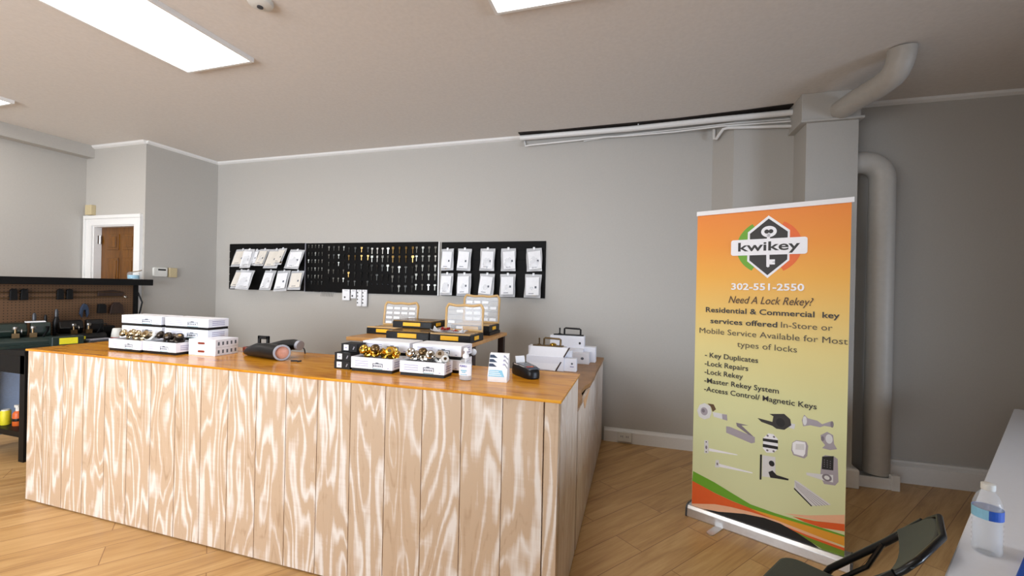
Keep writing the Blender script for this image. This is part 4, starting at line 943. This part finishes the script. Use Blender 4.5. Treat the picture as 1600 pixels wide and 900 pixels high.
hang('tape_measure', 'square black tape measure hung on the pegboard', 'tape measure', 3.0, 1.235, [(-.035, -.09), (.035, -.09), (.035, -.01), (.02, .008), (-.03, .008)], m_black, .04)
hang('tool_bag', 'wide dark tool bag hung at the right of the pegboard', 'tool bag', 3.125, 1.245, [(-.06, -.11), (.07, -.11), (.055, -.02), (.02, .01), (-.02, .01), (-.045, -.02)], m_darkwood, .04)
hang('tool_roll', 'long dark tool roll under the right end of the rail', 'tool roll', 3.08, 1.375, [(-.11, -.05), (.11, -.055), (.12, -.01), (.02, .012), (-.11, .0)], m_darkwood, .02)

def key_machine(name, label, x, y, z, rz, mat, yellow):
    t = thing(name, label, 'key machine', (x, y, z), rz, 'key cutting machines')
    obj('base', prism(new(), [(-.11, 0), (.12, 0), (.12, .05), (.07, .075), (-.11, .085)], -.16, .16, axis='x'), mat, t, bevel=.008)
    obj('motor_housing', prism(new(), rrect(-.10, .02, .07, .20, .04), -.15, -.03, axis='x'), mat, t, bevel=.008)
    obj('hood', prism(new(), [(-.10, .085), (.0, .085), (.03, .13), (-.02, .19), (-.10, .20)], -.01, .15, axis='x'), mat, t, bevel=.008)
    for sx in (-.04, .06):
        b = bx(sx-.022, sx+.022, .0+.03, .075, .075, .115); tube(b, [(sx, .05, .11), (sx, .05, .15)], .008, 10); obj('vise_jaw', b, m_antique, t)
        obj('clamp_knob', lathe(new(), [(.016, .148), (.018, .156), (.018, .168), (.008, .174)], 14), m_steel, t, smooth=True, loc=(sx, .05, 0))
    obj('cutter_wheel', lathe(new(), [(.02, 0), (.024, .002), (.024, .008), (.02, .01)], 20, Matrix.Translation((.02, .02, .125)) @ rot_to((1, 0, 0))), m_steel, t, smooth=True)
    obj('lever_arm', tube(new(), [(-.10, .06, .08), (-.12, .10, .13), (-.12, .11, .17)], [.008, .008, .013], 10), m_black, t, smooth=True)
    if yellow: obj('yellow_label', prism(new(), rrect(-.01, .12, .025, .055, .006), .1185, .122), m_yellowlabel, t)
    return t
t = key_machine('key_cutting_machine', 'dark green key cutting machine at the near end of the workbench', -5.12, 2.32, BT, -PI/2-.35, m_darkgreen, False)
obj('paper_pad', bx(-.12, .0, -.09, -.01, .20, .208), m_paper, t)
obj('tray', bx(-.17, .17, .12, .19, 0, .018), m_darkgreen, t)
t = key_machine('key_cutting_machine', 'black key cutting machine with yellow label in the middle of the workbench', -5.10, 2.70, BT, -PI/2-.35, m_black, True)
t = thing('blank_box', 'dark box with bright yellow label beside the near key machine', 'box', (-4.865, 2.47, BT), -PI/2-.3)
obj('box', bx(-.10, .10, -.05, .06, 0, .085), m_darkgreen, t, bevel=.006); obj('yellow_label', bx(-.06, .055, .0595, .062, .018, .072), m_yellowlabel, t)
for i, (x, y, h, r) in enumerate(((-5.325, 2.47, .27, .028), (-5.33, 2.55, .25, .022), (-5.325, 2.625, .30, .026))):
    t = thing('spray_bottle', ['dark spray bottle left of the group behind the machines', 'slim grey bottle in the middle of the group behind the machines', 'tall dark bottle right of the group behind the machines'][i], 'bottle', (x, y, BT), 0, 'bottles behind the machines')
    obj('bottle_body', lathe(new(), [(r*.9, 0), (r, .006), (r, h*.6), (r*.55, h*.74), (r*.4, h*.78)], 18), m_black if i != 1 else m_charcoal, t, smooth=True); obj('cap', lathe(new(), [(r*.5, h*.76), (r*.5, h*.93), (r*.3, h)], 14), m_charcoal if i != 1 else m_black, t, smooth=True)
t = thing('spray_cap_cup', 'white cup with a red base on the workbench', 'cup', (-4.89, 2.865, BT)); obj('cup', lathe(new(), [(.046, .03), (.044, .06), (.036, .112), (.03, .118), (.01, .119)], 22), m_offwhite, t, smooth=True); obj('red_base', lathe(new(), [(.044, 0), (.048, .006), (.047, .032), (.03, .034)], 22), m_red, t, smooth=True)
t = thing('tool_case', 'grey flat tool tray in front of the yellow-labelled machine', 'tray', (-4.83, 2.68, BT), -PI/2-.05); obj('tray', bx(-.09, .09, -.05, .06, 0, .03), m_charcoal, t, bevel=.005); obj('tray_insert', bx(-.075, .075, -.035, .045, .03, .04), m_greyrim, t, bevel=.003)
t = thing('parts_case', 'low black case at the far end of the workbench', 'case', (-5.03, 3.10, BT), -PI/2); obj('case', bx(-.18, .14, -.10, .10, 0, .07), m_black, t, bevel=.01); obj('case_handle', tube(new(), [(-.06, .10, .05), (-.05, .125, .05), (.03, .125, .05), (.04, .10, .05)], .006, 8), m_charcoal, t, smooth=True)
t = thing('parts_case', 'taller black case standing beside the white cup', 'case', (-5.25, 2.945, BT), -PI/2); obj('case', bx(-.08, .08, -.06, .06, 0, .12), m_black, t, bevel=.01); obj('case_handle', tube(new(), [(-.04, 0, .115), (-.035, 0, .14), (.035, 0, .14), (.04, 0, .115)], .005, 8), m_charcoal, t, smooth=True)
# cans on the lower shelf
t = thing('spray_can', 'yellow can on the lower shelf of the workbench', 'can', (-5.20, 2.245, .23)); obj('can_body', lathe(new(), [(.030, 0), (.032, .004), (.032, .115), (.028, .122)], 22), m_yellowlabel, t, smooth=True); obj('can_top', lathe(new(), [(.028, .12), (.026, .13), (.006, .131)], 20), m_offwhite, t, smooth=True)
t = thing('spray_can', 'orange and black spray bottle on the lower shelf of the workbench', 'can', (-5.08, 2.27, .23)); obj('can_body', lathe(new(), [(.034, 0), (.036, .004), (.036, .10), (.03, .115), (.018, .125)], 22), m_orange, t, smooth=True); obj('black_band', lathe(new(), [(.0362, .040), (.0368, .042), (.0368, .062), (.0362, .064)], 22), m_black, t, smooth=True)
b = lathe(new(), [(.018, .123), (.018, .15), (.012, .158)], 16); box(b, -.04, .012, -.01, .01, .15, .172); obj('trigger_head', b, m_offwhite, t)
t = thing('spray_can', 'dark brown can half hidden by the workbench leg', 'can', (-4.99, 2.30, .23)); obj('can_body', lathe(new(), [(.030, 0), (.032, .004), (.032, .17), (.028, .18)], 22), m_darkwood, t, smooth=True); obj('can_top', lathe(new(), [(.028, .178), (.024, .20), (.006, .205)], 20), m_redbrown, t, smooth=True)
# little jar on the top shelf
t = thing('glass_jar', 'small clear jar with pale blue liquid on the workbench top shelf', 'jar', (-5.34, 3.27, 1.508)); obj('jar', lathe(new(), [(.05, 0), (.054, .004), (.054, .06), (.045, .075), (.04, .08)], 22), m_clear, t, smooth=True); obj('liquid', lathe(new(), [(.048, .004), (.05, .006), (.05, .045), (.01, .046)], 20), m_paleblue, t, smooth=True)
obj('brass_clip', tube(new(), [(-.04, 0, .078), (.02, .03, .088), (.05, .05, .10)], .005, 8), m_antique, t, smooth=True)

# ------------------------------------------------------------------ right foreground: white table, bottle, folder, chair
ux, uy = .586, .810
t = thing('white_table', 'long white table along the right edge of the room', 'table', (.806, 1.421, 0), math.atan2(uy, ux))
obj('table_top', prism(new(), rrect(-1.0, 2.86, -.78, 0, .03), .722, .75, axis='z'), m_table, t, bevel=.004)
for x in (-.85, .93, 2.6):
    for y in (-.70, -.08): obj('leg', tube(new(), [(x, y, 0), (x, y, .722)], .018, 12), m_alu, t, smooth=True)
obj('light_block_panel', bx(-.9, 2.75, -.05, -.03, .12, .722), m_table, t)  # unseen panel added to block low light under the table
obj('frame_rail', bx(-.9, 2.7, -.72, -.68, .68, .722), m_alu, t)
t = thing('water_bottle', 'clear water bottle with a blue label on the white table', 'bottle', (1.002, 1.592, .75), .3)
prof = [(.022, 0), (.030, .004), (.0325, .012)]
for k in range(6): prof += [(.0325, .020+k*.014), (.0300, .026+k*.014)]
prof += [(.0325, .104), (.0325, .136), (.031, .146), (.024, .168), (.014, .183), (.0125, .186), (.0125, .190)]
obj('bottle_body', lathe(new(), prof, 32), m_clear, t, smooth=True)
obj('water', lathe(new(), [(.026, .004), (.030, .012), (.029, .10), (.030, .13), (.027, .14)], 24), m_water, t, smooth=True)
obj('cap', lathe(new(), [(.0150, .186), (.0155, .188), (.0155, .203), (.012, .205)], 24), m_offwhite, t, smooth=True)
b = new(); N = 32
for i in range(N):
    a0, a1 = 2*PI*i/N, 2*PI*(i+1)/N; vs = [b.verts.new((.0332*math.cos(a), .0332*math.sin(a), z)) for a, z in ((a0, .106), (a1, .106), (a1, .134), (a0, .134))]; f = b.faces.new(vs); f.material_index = 1 if 9 < i < 20 else 0
obj('label', b, [m_blue, m_paleblue], t, smooth=True)
t = thing('blue_folder', 'blue folder lying on the white table beside the water bottle', 'folder', (1.092, 1.598, .75), math.atan2(uy, ux)-.06)
obj('cover', bx(-.24, .05, -.24, 0, 0, .012), m_blue, t, bevel=.003); obj('pages', bx(-.232, .046, -.236, -.004, .002, .010), m_paper, t)

ch = thing('folding_chair', 'black folding chair with dark vinyl seat beside the white table', 'chair', (.643, 1.68, 0), math.radians(145-90))
# local +y faces the seat front, local x runs along the backrest
seat = rrect(-.20, .20, -.19, .20, .06, 5)
b = new(); prism(b, seat, .425, .45, axis='z'); obj('seat', b, m_rubber, ch, bevel=.01)
b = new(); n = 10; G = []
for side in (0, 1):
    rows = []
    for j in range(7):
        v = j/6; row = []
        for i in range(n+1):
            u = i/n*2-1
            hz = .60+.20*v; k = (1-abs(u)**4*.35) if v > .5 else 1
            yy = -.15-.085*v-.03*(1-u*u)+(.016 if side else 0); zz = .675+.125*(.5+(v-.5)*(1-.35*abs(u)**3))
            row.append(b.verts.new((u*.205, yy, zz)))
        rows.append(row)
    G.append(rows)
for rows in G:
    for j in range(6):
        for i in range(n): b.faces.new((rows[j][i], rows[j][i+1], rows[j+1][i+1], rows[j+1][i]))
A, B = G
for i in range(n): b.faces.new((A[0][i], A[0][i+1], B[0][i+1], B[0][i])); b.faces.new((A[6][i], A[6][i+1], B[6][i+1], B[6][i]))
for j in range(6): b.faces.new((A[j][0], A[j+1][0], B[j+1][0], B[j][0])); b.faces.new((A[j][n], A[j+1][n], B[j+1][n], B[j][n]))
obj('backrest', b, m_rubber, ch, smooth=True, bevel=.004)
obj('back_rim', tube(new(), [(-.205, -.14, .675), (-.207, -.215, .765), (-.18, -.24, .795), (0, -.267, .805), (.18, -.24, .795), (.207, -.215, .765), (.205, -.14, .675)], .009, 10), m_blackmetal, ch, smooth=True)
for sx in (-.215, .215):
    obj('leg', tube(new(), [(sx, -.20, .75), (sx, -.11, .64), (sx, .05, .46), (sx, .28, .0)], .012, 10), m_blackmetal, ch, smooth=True)
    obj('leg', tube(new(), [(sx*.93, .12, .43), (sx*.93, -.24, 0)], .012, 10), m_blackmetal, ch, smooth=True)
    obj('brace', tube(new(), [(sx*.95, -.10, .63), (sx*.95, -.06, .53), (sx*.95, .02, .44)], .008, 8), m_blackmetal, ch, smooth=True)
